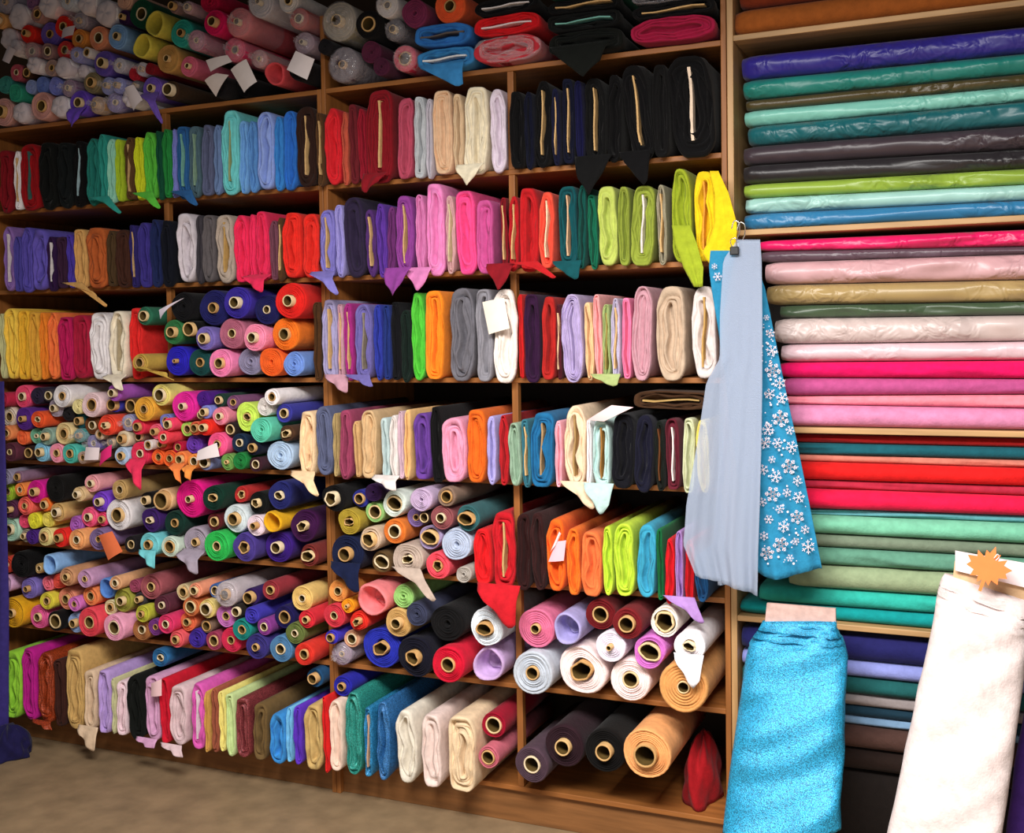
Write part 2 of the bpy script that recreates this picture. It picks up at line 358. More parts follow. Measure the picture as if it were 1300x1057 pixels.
# ------------------------------------------------------------------ upright bolts, one line per stretch of shelf: x, top y, bottom y, width, colour, options
B('T1', .04, 'B', '''25,745,1035,56,dark red; 88,750,1020,32,white,b; 145,715,1040,90,dark red#9a1018,b#3c6a64; 235,705,1030,80,black#0d0f0e; 320,705,1030,80,charcoal#101516; 392,700,1000,50,black,b#a8c4cc,t4; 458,685,1025,66,teal#22796e; 515,665,1000,52,teal#2b9184,d590/1065; 552,690,1010,46,mint#9ad8c0; 590,690,1000,36,lime#b4d030;
640,680,945,46,brown,b; 690,680,970,50,lime#d6de28; 745,655,1000,72,bright green,d785/1040; 792,650,960,34,dark green; 830,640,960,48,green#24853c; 862,640,940,26,periwinkle; 905,625,970,66,blue#285a90,b#7ab8a8,d970/1025; 965,625,950,56,slate#4c6672,b#88a890; 1030,620,960,56,slate; 1078,618,940,44,slate#6a82ac; 1145,545,945,100,aqua,b#a0a878; 1210,600,930,50,sky blue; 1255,600,930,48,steel blue#5c92d0''')
B('T2', .04, 'B', '''105,555,915,86,periwinkle#90a8e8; 172,578,920,46,mid blue; 225,550,900,70,royal blue; 308,530,880,104,dark brown,b; 376,560,860,40,brown,b; 440,535,890,92,red#d8242e; 498,555,880,40,rust#c85a44; 540,515,890,60,maroon#702028; 585,540,880,46,crimson#98182c; 675,448,890,130,dark red,b,d600/960; 795,485,830,80,rose#b84c64,t3; 875,480,850,64,pale gray#b8bcc0; 922,490,850,40,silver; 985,448,870,104,peach#e4be9a; 1062,465,840,58,beige; 1150,430,850,120,cream#ece0c4,d1110/925; 1258,440,800,84,lilac#dccedc''')
B('T3', .04, 'B', '''142,455,800,74,black; 200,455,800,50,midnight; 270,400,800,90,black,b; 332,440,790,50,navy#161838,b; 398,390,780,66,midnight,b; 450,400,780,46,navy#141440; 528,388,760,104,charcoal#0c0c0d,b,d500/975; 622,370,780,78,black; 740,320,780,130,black,b,t-6,d770/920; 855,320,740,84,charcoal#0d0c0d; 1010,275,740,220,black,b#f0d8c0,t-3''')
B('T5', .04, 'C', '''45,185,490,56,mauve#8664a8,b#e0d4d8; 90,235,530,44,indigo#5048a0; 132,190,530,60,violet#5c50b0; 200,200,540,80,violet#6658b8; 256,235,490,46,dark purple,b#f0e8e8; 300,235,500,54,plum#3c203a; 350,225,500,40,purple#4a38a0; 395,198,500,66,tan#cc9c5c,d520/590; 475,190,510,100,rust#b85c2c; 552,205,500,44,dark olive#4c3822; 610,200,500,76,brown#42241a; 662,178,450,40,indigo#2c2464,b; 715,165,480,64,indigo#3c3284; 775,150,490,54,navy#1e2856; 830,155,490,56,midnight#0d101c; 925,118,465,96,silver#d6ccd4,t-2; 988,128,460,44,dark gray; 1035,128,460,66,gray#5c5658; 1118,126,460,90,taupe#b4a496,b#c8a060; 1210,128,460,96,hot pink#e82c58''')
B('T6', .04, 'C', '''26,165,480,56,hot pink#ea3060; 85,148,490,70,hot pink#e42c58,d80/555; 145,195,480,46,mauve#744454; 178,180,450,26,brown,b; 235,155,460,96,red#e02c22; 330,160,490,84,bright red#e83026; 412,140,470,84,lavender#8078c4,b,d455/570; 470,115,475,52,lilac#9a92d2; 545,78,470,104,dark purple#2c223c; 627,138,490,56,purple#502c6c,b,t-3; 682,110,480,54,violet#6238a2; 728,125,460,46,plum#6e3070; 795,70,490,96,purple#8e4094,b,d740/570; 878,65,490,56,orchid#d880b8,d865/550; 945,10,490,100,pink#e284bc; 1020,70,450,52,dusty pink#d4a6a8,b#d8c8a0; 1100,45,450,100,hot pink#ea4c8c; 1195,92,450,86,rose#c85494''')
B('T7', .04, 'C', '''76,118,480,34,dark red,b,d55/585; 122,112,440,54,red#bc1c24,b; 200,72,470,96,crimson#c41e24,d320/525; 288,92,460,80,coral#e4503c,b#ecdcb8; 395,62,480,96,dark teal#0e4e54,b#e8b890,d430/530; 466,58,470,44,forest#0e5048; 515,105,460,52,dark green#126c50; 590,62,440,100,lime#bcca64; 675,66,470,60,olive#8e9c3c; 768,62,450,120,olive#909e3c,b#e8dcd8; 860,55,410,52,khaki#a49c84,b; 958,-25,420,104,chartreuse,d1040/565; 1072,-12,420,110,yellow#f2cc1c,b#d89838,d1165/465''')
B('T5', .04, 'D', '''14,618,920,28,pale yellow#ccca94; 56,592,920,70,yellow#f0c84c; 118,600,930,56,golden#e8b234; 170,610,940,50,amber#dca43c; 215,612,910,38,orange#f08a2c; 262,612,940,60,orange#f27a40; 325,635,950,76,magenta#c01c5a; 402,625,940,82,crimson#ac1c3c; 490,612,935,94,white; 588,605,900,84,cream,b#b8a888,d600/1005; 672,590,915,66,bright red#e22a28''')
B('T6', .04, 'D', '''365,600,1000,44,brown#4c3018; 420,588,960,84,lavender#a49cc4,b; 478,610,930,36,dusty mauve#c494a4,b,d500/1055; 518,605,930,46,magenta#a02a7c,b; 592,610,940,84,slate#6c64a4,b#8c8070,d625/1025; 662,612,950,44,blue#303ca4; 708,615,950,40,navy#22347a; 752,600,980,46,midnight#0d0d12; 802,640,980,56,forest#10201a; 862,553,990,74,bright green#52bc3a; 945,543,970,96,orange#f88c24; 1080,530,985,128,gray; 1195,535,900,88,gray#88868e''')
B('T7', .04, 'D', '''80,575,990,130,cream#f2e6de; 160,600,960,26,red#d42222; 212,600,950,84,dark purple#301234; 298,612,1000,76,red#b42622; 348,650,980,28,maroon,b#e0b890; 418,600,1030,112,lavender#b4a4cc,L6; 495,640,1010,50,peach#e8c294; 545,600,1000,48,salmon#f0aaaa; 585,650,1010,44,sage#a8b878,b#988848,d620/1060; 632,620,990,50,lilac#c2bad2,b; 688,618,1040,56,rose#e87ca4; 762,560,1050,110,dusty pink; 910,560,1010,150,taupe#c4ac94; 1070,560,1020,128,pale pink#dcd0cc,b#c09858''')
B('L3', .07, 'E', '''95,250,660,96,peach#f0cea4,d150/775; 198,220,655,104,slate; 272,262,670,36,khaki#ac9464; 328,242,650,76,mauve#98405f; 398,310,650,44,tan#cca470; 466,245,660,96,beige#d2b084; 568,290,690,52,pale blue#bccece; 620,275,650,54,off-white,d620/740; 665,250,640,36,lilac#ccaebc; 705,240,660,46,amber#e8ba7c; 800,262,720,104,purple#643c90; 882,222,700,66,black; 990,290,700,150,pink#ea9cba; 1128,240,710,118,burnt orange; 1216,280,730,60,periwinkle#aaa2da''')
B('L4', .07, 'E', '''158,262,650,64,crimson#b41c24; 205,300,590,76,sage; 262,282,620,48,steel blue#347080,b; 345,250,690,116,steel blue#1e6898,b#a88860; 425,290,620,40,pink#eaa6b4; 510,215,640,118,pale peach,b#a88858,d590/735; 578,282,640,32,white; 640,285,670,88,mint#b8d6d2,b#9c6c30,d640/760; 745,258,690,110,midnight#0a0a12; 850,262,690,96,navy#131326; 928,290,680,52,forest#101610,b#5c3418; 995,280,665,72,maroon#5c1a28,b#f0e0d8; 1072,278,650,66,pale yellow#c8cca8; 1145,285,660,70,yellow#ead86c''')
B('L8', .07, 'F', '''75,100,385,74,red#da1c22; 160,32,375,96,crimson#c41a26,b#c8a870,d185/510; 238,40,410,60,dark brown#2c1010; 300,34,420,62,brown#321616; 372,60,400,76,burnt orange#e8641e; 440,100,410,58,orange#f27624; 515,112,410,86,orange#e87640; 582,90,415,44,lime#bcd83c; 648,80,425,86,lime#c2de40; 738,85,420,80,steel blue#3a9cbc; 795,100,390,30,green#0e6c3a; 832,140,400,44,crimson#ca1622; 872,110,420,38,lilac#ac84c4,d960/490; 914,150,385,46,red#d21a26; 962,200,370,60,blue#1e5080''')
B('B1', .10, 'H', '''88,258,755,130,lime#92cc3a; 206,240,730,96,magenta#b21c84; 325,270,815,112,rust#9c3c1a,d350/820,G; 420,320,770,70,dark brown#3c1e18; 525,250,850,122,tan#caa464,d500/850; 635,395,830,78,beige#dabea0,d650/975; 735,395,820,84,lilac#ba9cda; 800,450,860,30,pale yellow#ccca9c; 862,470,960,76,pale pink#e8ccd4; 958,430,945,108,black#0d100d; 1072,440,950,100,orchid#daa4ca,d1070/950; 1170,450,940,80,red#d21a32''')
B('B2', .10, 'H', '''145,500,1010,130,pale pink#e2c6ca,d160/1015; 285,488,940,104,orchid#da5cb2,b#f0e4e8; 350,540,1000,40,amber#d8a454; 408,520,990,56,rust#a45a42; 458,540,990,54,pale yellow#f0e284; 516,560,1010,64,sage#cae09c; 605,590,1040,96,maroon#843a3e,G; 722,630,1060,100,taupe#705834; 850,700,1080,110,mid blue#3a8cd2; 926,660,1080,44,sky blue#74bae2; 985,650,1080,60,violet#6234c2; 1100,640,1080,130,tan#caaa6c; 1188,580,1080,50,red#da2020''')
B('B3', .10, 'H', '''270,432,850,84,pale peach#eacebc; 378,380,850,104,teal#329488,G,d350/880; 470,470,850,54,steel blue#2c7caa,b#d0a888,G; 556,440,850,86,blue#326ca4,G; 700,490,860,128,off-white#e4dccc; 850,520,860,120,blush#e2ccc4; 1040,530,860,170,pale peach#e8ceaa''')
# flat bolts lying on their sides with the folds facing out

def lie(crop, data, p=.05):
    x0, y0, s = CROP[crop]
    for ln in data.strip().split(';'):
        f = [q.strip() for q in ln.strip().split(',')]
        x, y, w, h = [float(q)/s for q in f[:4]]; X, Y = x0+x, y0+y
        wx, wz = at(X, Y, -p); wl = at(X-w/2, Y, -p)[0]; wr = at(X+w/2, Y, -p)[0]; hh = at(X, Y-h/2, -p)[1]-at(X, Y+h/2, -p)[1]
        tl = math.degrees(math.atan2(at(X+w/2, Y-w/2*.11, -p)[1]-at(X-w/2, Y+w/2*.11, -p)[1], wr-wl))
        fl, ce, xr, n = compartment(wx, wz)
        ITEMS.append(dict(kind='flat', x=wx, z=wz, w=wr-wl, h=hh, p=p, name=f[4], opts=f[5:], px=(X, Y), crop=(x0, y0, s), n=n, fl=fl, ce=ce))
lie('T2', '''985,190,284,112,royal blue#2c6cb4,b#5c5450; 996,290,284,112,steel blue#347cb4,b#e0e0e0,d1060/432''')
lie('T3', '''85,42,310,80,charcoal#0d0c0f,b#e8e0e0; 90,140,326,100,red#cc1820,b#e8d4d8; 92,265,330,128,crimson#c2303c,p; 470,10,360,60,dark green#0e5a3c; 470,68,360,64,black#0c0c0d,b; 470,150,360,84,black#0d0f0f,b#78b4a8; 478,248,368,110,charcoal#0f120f,d470/385; 918,30,410,70,black#151218,p; 918,100,410,64,black#0d0c0e,b; 922,190,420,120,crimson#a81c44''')
lie('L4', '''985,188,370,92,brown#402816,b#b09058''', .06)
# ------------------------------------------------------------------ rolls: x, y, radius, colour, core radius and style, options
Rl('U1', '''60,38,72,mauve gray,20p; 240,22,50,dusty mauve,n; 510,20,56,pale gray,20p; -40,60,55,silver,n; 0,160,50,amber#e0a464,25; 155,155,85,white,w; 285,125,55,blush#b48880,30; 380,70,75,pale pink,w; 465,160,72,red#e82c1c,30; 590,135,58,mauve gray,20p; 655,62,75,white,w; 810,115,88,white,w; 915,130,50,dark purple#402050,20; 1025,108,95,dark green,45; 920,15,65,peach#dcac94,n; 215,250,60,bright red,22; 340,235,78,violet#7860c0,28; 75,270,68,pale pink,w; 145,325,52,white,w; 235,370,58,rose#d49898,25p; 370,385,52,taupe#9c7878,30; 468,390,60,red#d83c3c,30; 600,290,62,orange#f09844,28; 725,285,78,peach#f09870,38; 880,250,80,light blue,27; 1170,190,88,yellow#dacc54,45o; 1062,335,84,yellow#dccc50,40o; 1240,450,95,tan#bc8c4c,25; 125,540,55,rose#c45868,20;
200,558,42,dark brown#44281c,30; 268,505,56,white,w; 362,490,54,beige#b4948c,22; 510,535,70,white,w; 618,525,44,white,w; 595,425,52,periwinkle,20p; 682,392,36,off-white,25; 740,470,85,purple#6c54ac,35; 910,500,50,silver,20p; 990,545,52,crimson#c82838,n; 1060,515,45,silver,20p; 1150,485,40,dark red,n; 35,630,58,teal#3c8e84,n; 125,685,58,teal#34a484,n; 212,640,48,lavender#9aaade,n; 320,625,55,periwinkle#7088d2,n; 412,640,58,periwinkle,n; 530,650,58,dusty mauve,20p; 672,640,72,khaki#8e7e5c,35; 785,640,58,lavender#848ed2,20p; 885,640,52,periwinkle,20p; 25,835,85,peach#d29c94,40; 165,840,68,pale pink,w; 315,800,92,peach#da9e94,40; 462,800,72,white,w; 592,775,84,violet,35,d540/950; 742,780,58,tan#b48c64,25p; 842,760,68,lavender#8c7cbc,20p; 990,730,62,white,w; 1020,640,36,black,15p; 1140,670,78,violet#7254b2,28,d1200/930; 1245,670,62,dark brown#44301e,44''', .03)
Rl('U2', '''125,50,40,mauve#8c7070,28; 230,55,40,dusty pink,25p; 160,240,92,turquoise#32aa9a,28; 420,150,88,hot pink#e81e64,35; 395,25,80,crimson#c41444,n; 290,300,66,rose#c07890,20p; 228,492,68,rose#d2647c,20; 620,160,100,coral#e06068,25p; 575,370,82,hot pink#e83a6c,30p; 760,440,62,salmon#c48484,20p; 990,30,82,off-white,30; 1140,110,76,coral#c85048,35p; 870,545,88,coral#da4e54,35o; 1080,510,82,black#1a1518,n; 460,660,78,charcoal#161315,n; 640,640,72,black,n; 1190,290,76,mauve#a48494,20p; 760,30,100,pale gray#c8c4cc,20p''', .03)
Rl('T2', '''430,130,92,khaki#a89c84,30p; 615,130,66,black#120f10,38; 750,150,50,dark gray,20p; 845,65,66,plum#7a2c4e,n; 710,25,58,off-white,20p; 480,335,86,dark gray#5a4a52,20p; 1022,30,78,burnt orange#ea5e30,30; 798,290,62,hot pink#da2c50,35p; 620,250,55,maroon#5c223c,n; 350,250,40,charcoal,n; 680,330,45,plum#4c1c34,n''', .03)
Rl('T5', '''740,630,52,forest#2c6c52,25; 880,640,88,black#0d0c10,n; 1025,612,78,navy#1e1e5c,25; 1175,583,82,indigo#3c2c9c,28; 795,720,82,dark green#317242,25; 968,742,42,black,34; 1045,735,58,lavender#7c6cba,25; 1130,715,78,mauve#b2647c,22; 750,862,54,mustard,24,d860/955; 870,845,74,blue#2a22ba,10; 980,850,68,forest#164a4a,22,d1070/930; 1090,845,64,pink#f084b4,25; 1200,862,72,slate#8c86a4,n''', .06)
Rl('T6', '''155,615,84,red#e2241f,28; 70,640,70,navy#1c1c54,20; 45,762,64,pink#f08cac,25; 190,755,74,orange#e87420,30; 100,880,68,burnt orange#f06424,n; 208,905,58,light blue#7294da,n''', .06)
Rl('L1', '''50,230,48,crimson#c22c4c,20; 165,220,75,rose,28; 265,190,55,plum#2c243c,n; 360,195,42,dark gray,30; 460,205,72,white,28; 580,265,52,pale yellow,n; 710,260,84,pale pink,42; 845,205,56,orchid#a254b4,28; 820,290,52,indigo#3a3aa4,40; 965,270,52,brown,45; 1115,315,84,amber,30; 1215,205,76,yellow#eada7c,45; 70,335,64,cream#f0deca,32; 195,375,74,purple,20; 310,340,62,bright red#f05a2c,22c; 416,325,60,mauve gray,25; 500,340,48,charcoal,n; 580,365,46,dark teal,28; 470,470,74,beige#e8ce94,35; 665,420,60,brown#72401f,30; 815,405,78,coral#f04c34,s25; 950,400,56,lavender#9494c4,30p; 1045,460,56,red#e83452,30; 1140,490,52,rose#f06484,25; 1215,358,52,periwinkle,28; 75,480,50,salmon#e88c54,25; 155,500,52,orange#f06c3c,n; 250,505,55,sage#74b494,15; 370,500,58,sage#8caa9c,25; 585,480,46,turquoise#429a9a,20p; 760,470,36,beige#c8b098,22; 835,525,42,khaki#606848,28p; 925,545,58,beige#dacaac,30; 1065,560,40,taupe,30; 1225,540,46,red#f0544c,22; 665,548,56,periwinkle#7468ba,20p; 85,605,60,maroon#5c2c3c,20; 220,615,42,dark brown,34; 305,640,64,sky blue#84c2de,28; 420,630,62,pink#f89cb4,25; 520,640,64,turquoise#54c2b2,28; 612,650,42,blush#ba9c8c,20; 930,660,62,pale blue,28; 1068,680,80,hot pink#e8345c,28,d1040/900; 1148,595,40,off-white,26; 1218,675,56,orange#f0642c,25;
60,805,52,mauve gray#9c94ac,n; 105,800,38,mauve#8c6c84,24; 70,930,64,lime,25; 175,890,42,orange#f08c44,20; 265,925,74,magenta#da1c94,28; 415,920,86,black#0f0d0c,n; 605,905,46,beige#dabc8c,25; 675,895,58,pink#f0a4ac,25; 890,890,60,tan,30; 755,985,68,violet#7c44d2,28; 1105,985,52,black,30; 1215,980,72,peach#dab284,62; 190,1015,56,coral,20; 340,1015,46,orange#f0742c,28''', .05)
Rl('L5', '''60,60,58,plum#5c2c4c,20; 450,85,66,tan#d2aa6c,30; 180,180,52,rose,n; 260,180,58,yellow#f0ea3c,n; 350,150,54,pale yellow#f0de64,n; 520,130,58,orchid#b264c2,n; 645,150,66,rose#f85c8c,28; 755,130,48,hot pink#f04474,25; 875,75,104,white,48; 95,215,80,mint#bae2ca,35; 195,285,46,khaki#b0a492,20; 265,300,52,purple#4c2482,n; 340,275,60,pale yellow#eada94,32; 470,265,62,bright red#f02c24,28; 575,285,68,peach#f4aa6c,28; 700,295,74,dusty mauve#826a9a,22; 975,300,54,charcoal,30; 1120,320,78,aqua#74cad2,32,d1140/485; 1150,160,84,dark purple#3a1c62,25c;
45,450,50,coral#e84c34,20; 165,460,86,black,n; 268,470,32,tan,20; 370,450,64,light blue,30o; 40,590,52,orchid#daacd2,n; 215,620,66,lavender#8674c6,20; 500,540,58,peach#ca946c,25; 355,590,46,pink#f0748a,n; 440,590,48,coral#e85444,n; 645,600,60,dusty mauve#c294ba,20; 765,640,68,mid blue#5c8cd4,40o; 862,630,46,peach#e2aa7c,25; 1005,610,44,crimson#9a4460,n; 1118,620,84,dark red#a2545c,32; 100,815,94,golden,28; 280,840,74,pink#f064a4,28; 360,720,56,yellow#e0d244,25; 485,705,72,coral#f89c7c,30; 425,860,64,black,48; 565,880,64,light blue#9ab6e6,28; 585,730,46,orchid#d274c2,20; 690,755,66,orange#f48c54,30; 780,810,50,cream#eadcac,25; 910,760,80,olive,30; 1070,755,46,dark gray,22; 1205,755,62,maroon#5c2a3a,25; 675,955,98,coral#f04c5c,42; 880,955,88,pink#f0a4c2,48; 1035,855,58,olive#baba3c,22; 1138,890,54,purple#7c3a8a,20; 1265,895,64,rose#e2386c,28; 1040,1010,74,rust#aa6e40,30; 1190,1040,64,steel blue#2c6ca2,25c''', .05)
Rl('L2', '''175,300,104,fuchsia,25; 330,220,56,purple#4c1c82,n; 465,232,44,forest#1c3c32,28; 565,260,48,plum#82507a,25; 660,360,106,lime#d2f064,30c; 850,205,58,white,30; 800,285,64,off-white,n; 940,315,64,indigo#3a3a9c,35; 800,470,90,aqua#64d2b2,n; 905,480,64,dark brown#4c3222,32c; 890,680,108,pale blue,n; 300,310,42,pale yellow#dcc084,28; 368,335,46,periwinkle,28; 450,340,64,pink#f08ca4,25; 115,450,46,rose#f0446a,30; 192,460,50,lime#b2e064,30; 285,412,46,salmon#da6444,30; 365,440,56,bright red,28; 545,435,46,charcoal#241a1a,36; 460,555,82,rose#f85c94,30; 212,580,66,purple#6a3aaa,n; 45,550,50,coral#f04454,25; 125,570,42,crimson,26; 600,545,66,navy#162a44,28; 718,570,52,midnight,32; 45,680,60,orange#f0642c,25; 150,700,58,orange#f08444,30,d170/850; 262,700,50,amber#f09444,32,d240/830; 372,700,56,periwinkle#7a84b4,40; 510,700,56,olive#72a252,15; 628,665,60,green#1e7a3a,n; 740,700,50,maroon#3c1c28,32; 240,975,128,magenta#da1480,25; 440,980,90,forest,35c; 612,935,60,crimson#ba2c2c,30c; 750,985,76,black#090d0d,32c; 905,980,106,navy#262a6e,34c''', .06)
Rl('L6', '''130,160,86,forest#10322a,30; 440,150,58,maroon#5c1c22,35; 598,175,104,white#dae6ea,45; 765,180,74,pale pink#f4deea,25; 870,205,84,golden#e2aa1c,50o; 1150,205,128,dark purple#3c1042,40c; 105,320,70,sage#cadaca,42; 265,320,102,mauve gray,28,d280/530; 460,350,104,bright green#2eba54,34; 660,415,108,indigo#4a3a8a,45c; 850,390,110,dark purple#3a1a7c,42; 1145,440,80,maroon#7c2e2a,48c;
190,655,52,beige#e0ca9c,34; 310,650,50,salmon#e89474,30; 395,655,48,blue#3a62a2,32; 522,690,88,silver#c2b4ba,38p; 695,690,56,dark purple#321a5a,42; 840,640,62,crimson#9a323c,32; 1092,725,86,tan#e8c274,28; 265,780,66,rust#d27444,42; 400,790,64,pale yellow#e0ca7c,44; 235,915,64,coral#f0744c,28; 365,910,46,taupe#826a5a,36; 495,890,80,orchid,30; 588,850,48,charcoal#241f1a,34; 690,850,60,indigo#423ab2,n; 622,960,78,teal#1c8a82,32; 805,950,60,purple#8c3c92,30; 930,860,76,navy#1c1652,46; 1200,890,66,red#da2c3a,26; 140,1035,54,rose#e25c64,28''', .05)
Rl('B2', '''260,235,64,indigo#422a9a,n; 400,240,60,mauve#a23c5c,36; 530,265,82,hot pink#da2c54,28; 690,275,84,navy#3a327c,25; 850,305,84,steel blue,36; 1030,175,76,olive#64723a,25; 1185,220,84,mauve gray#927a92,p20; 1025,358,76,red#da3428,34; 1145,378,60,dark teal#1c4a72,36''', .06)
Rl('L3', '''245,810,92,black,44c; 385,785,52,blue#2c308c,32; 535,740,58,dark purple,n; 460,865,60,bright green#94c274,42; 590,860,84,off-white#e2eee6,50c; 790,825,76,lilac#c2aaca,n; 940,790,58,taupe,38''', .07)
Rl('L7', '''355,140,86,mustard#ac9432,s30; 495,195,80,beige#cab29a,44c; 635,235,80,burnt orange#da762e,42; 712,125,54,dusty mauve#7a629a,20; 788,100,38,dark brown,30; 910,95,74,mauve#8e4e52,30; 800,245,84,lavender#9c8cb2,52c; 980,275,100,pale blue#bac6de,n; 1075,85,76,slate#326064,48c,f.03; 375,385,108,navy#121a3a,42,d390/545; 540,375,66,brown#624a2a,48c; 695,410,106,beige#c2aea0,34s,d860/600; 915,415,84,rose#e24c5c,34c; 1065,440,50,khaki#aaa29a,n;
255,600,78,amber#f4a254,26; 475,665,104,coral#f08488,60o,f.03; 347,688,50,orange#f09a1c,12; 165,720,70,crimson#ca3444,24; 290,765,54,indigo#3e32ba,24; 405,795,68,red#e23024,s24; 660,605,68,sage#9aca74,n; 760,670,68,slate#363a52,n; 640,775,88,tan#caa264,34; 345,870,66,salmon#d29c7c,32; 510,950,128,blue,48c; 755,970,126,midnight#121222,45c; 325,1020,74,blue#2626a4,24; 960,800,110,black#0e0d0f,n''', .06)
Rl('L8', '''110,595,76,white#e6eef6,32c; 240,570,84,pink#e2749a,20; 388,590,74,lavender,o30; 520,540,64,dark red#6c141a,34; 655,555,60,maroon#7a1c22,34; 800,515,66,cream#f4eade,44c; 590,635,70,white#f0e6f6,12; 745,645,80,orchid#d274ca,44c; 880,640,70,white#f8f2f6,24s,d930/750; 130,735,80,lilac#caaada,o40; 285,730,84,pale gray,28; 470,745,104,pale pink#f4dedc,46c; 668,775,88,blush#f4dedc,34; 855,810,106,peach#da9c5c,26,f.03; -5,690,78,crimson#d21434,30; 125,910,64,crimson#9a0e2a,34; 95,1012,40,rose#c26474,28; 208,1010,72,mauve gray#4e3a46,34; 370,1010,84,plum#2a161e,32; 550,1000,84,black#0a0808,34; 735,1015,96,peach#f0aa6c,48,f.05''', .07)
# ------------------------------------------------------------------ settle the bolts side by side
for key, L in BOLTS.items():
    fl = LV[key]; i = FL.index(key); ce = LV[FL[i-1]]-TH
    walls = [(xL0, xL0+.018), (xL1-.018, xL1+.018), (xM1-.018, xM1+.018)]
    if key in 'BCD': walls.append((PL-.011, PL+.011))
    walls.append((PM-.011, PM+.011))
    L.sort(key=lambda d: d['x'])
    for d in L:
        d['cx'] = (d['l']+d['r'])/2
    for a, b in zip(L, L[1:]):
        if a['r'] > b['l']-.001:
            m = (a['r']+b['l'])/2; m = min(max(m, a['cx']+.004), b['cx']-.004); a['r'] = m-.0006; b['l'] = m+.0006
    for d in L:
        if d['r']-d['l'] < .022:
            c = (d['l']+d['r'])/2; d['l'], d['r'] = min(d['l'], c-.008), max(d['r'], c+.008)
        c = (d['l']+d['r'])/2; d['w'] = d['r']-d['l']; d['cx'] = c
        d['bl'] = d['br'] = d['w']/2-.002
        for w0, w1 in walls:
            if w0-.3 < c < w1+.3:
                if c >= (w0+w1)/2: d['bl'] = min(d['bl'], c-w1-.002)
                else: d['br'] = min(d['br'], w0-c-.002)
        d['bl'] = max(d['bl'], -.3); d['br'] = max(d['br'], -.3)
        d['w'] = max(d['w']-.0035, .014); d['h'] = min(max(d['zt']-fl, .1), ce-fl-.006)
# ------------------------------------------------------------------ settle the rolls into their heaps
bycomp = {}
for d in ROLLS:
    d['ox'], d['oz'] = d['x'], d['z']; d['r'] *= 1.0
    d['r'] = min(d['r'], (d['ce']-d['fl'])/2-.004) if d['ce'] < 5 else d['r']
    bycomp.setdefault((d['xr'], d['n']), []).append(d)
def clampr(d):
    r = d['r']; x0, x1 = d['xr']
    d['z'] = max(d['z'], d['fl']+r+.001)
    if d['ce'] < 5: d['z'] = min(d['z'], d['ce']-r-.002)
    d['x'] = min(max(d['x'], x0+r), x1-r)
    if x0 < -.9 and d['n'] == 3:                       # left unit, fourth shelf
        if abs(d['x']-PL) < r+.016: d['x'] = PL+math.copysign(r+.016, d['ox']-PL)
    if x0 > -.9 and d['n'] > 0:                        # middle unit: keep clear of the centre post
        if abs(d['x']-PM) < r+.016: d['x'] = PM+math.copysign(r+.016, d['ox']-PM)
for key, L in bycomp.items():
    obst = []
    if key[1]:
        for d in BOLTS.get(FL[key[1]], []):
            if key[0][0]-.05 < d['cx'] < key[0][1]+.05: obst.append((d['l'], d['r'], d['fl']+d['h']))
    for it in range(70):
        for d in L:
            d['x'] += (d['ox']-d['x'])*.06; d['z'] += (d['oz']-d['z'])*.06
        for i, a in enumerate(L):
            for b in L[i+1:]:
                dx, dz = b['x']-a['x'], b['z']-a['z']; s = a['r']+b['r']
                if abs(dx) < s and abs(dz) < s:
                    q = math.hypot(dx, dz) or 1e-4
                    if q < s:
                        o = (s-q)/2*.9; wa = b['r']/s; wb = a['r']/s
                        a['x'] -= dx/q*o*2*wa; a['z'] -= dz/q*o*2*wa; b['x'] += dx/q*o*2*wb; b['z'] += dz/q*o*2*wb
            for l, r, t in obst:
                if l-a['r'] < a['x'] < r+a['r'] and a['z'] < t+a['r']*.3:
                    if a['ox'] > (l+r)/2: a['x'] = r+a['r']
                    else: a['x'] = l-a['r']
            clampr(a)
    for d in L: clampr(d); d['r0'] = d['r']
    for it in range(3):
        for i, a in enumerate(L):
            for c in L[i+1:]:
                q = math.hypot(c['x']-a['x'], c['z']-a['z']); s = a['r']+c['r']
                if q < s: a['r'] *= q/s*.999; c['r'] *= q/s*.999
    for d in L:
        g = min([math.hypot(c['x']-d['x'], c['z']-d['z'])-c['r'] for c in L if c is not d]+[9])
        lim = min(d['x']-d['xr'][0], d['xr'][1]-d['x'], d['z']-d['fl']-.001, *[max(l-d['x'], d['x']-r) for l, r, t in obst if d['z'] < t+.01])
        d['r'] = max(.35*d['r0'], min(max(g*.998, d['r']), d['r0']*1.05, lim))
print('mean roll shrink', sum(d['r']/d['r0'] for d in ROLLS)/len(ROLLS), min(d['r']/d['r0'] for d in ROLLS))
for d in ROLLS: d['hr'] = min(d['hr']*1.0, d['r']*.86)
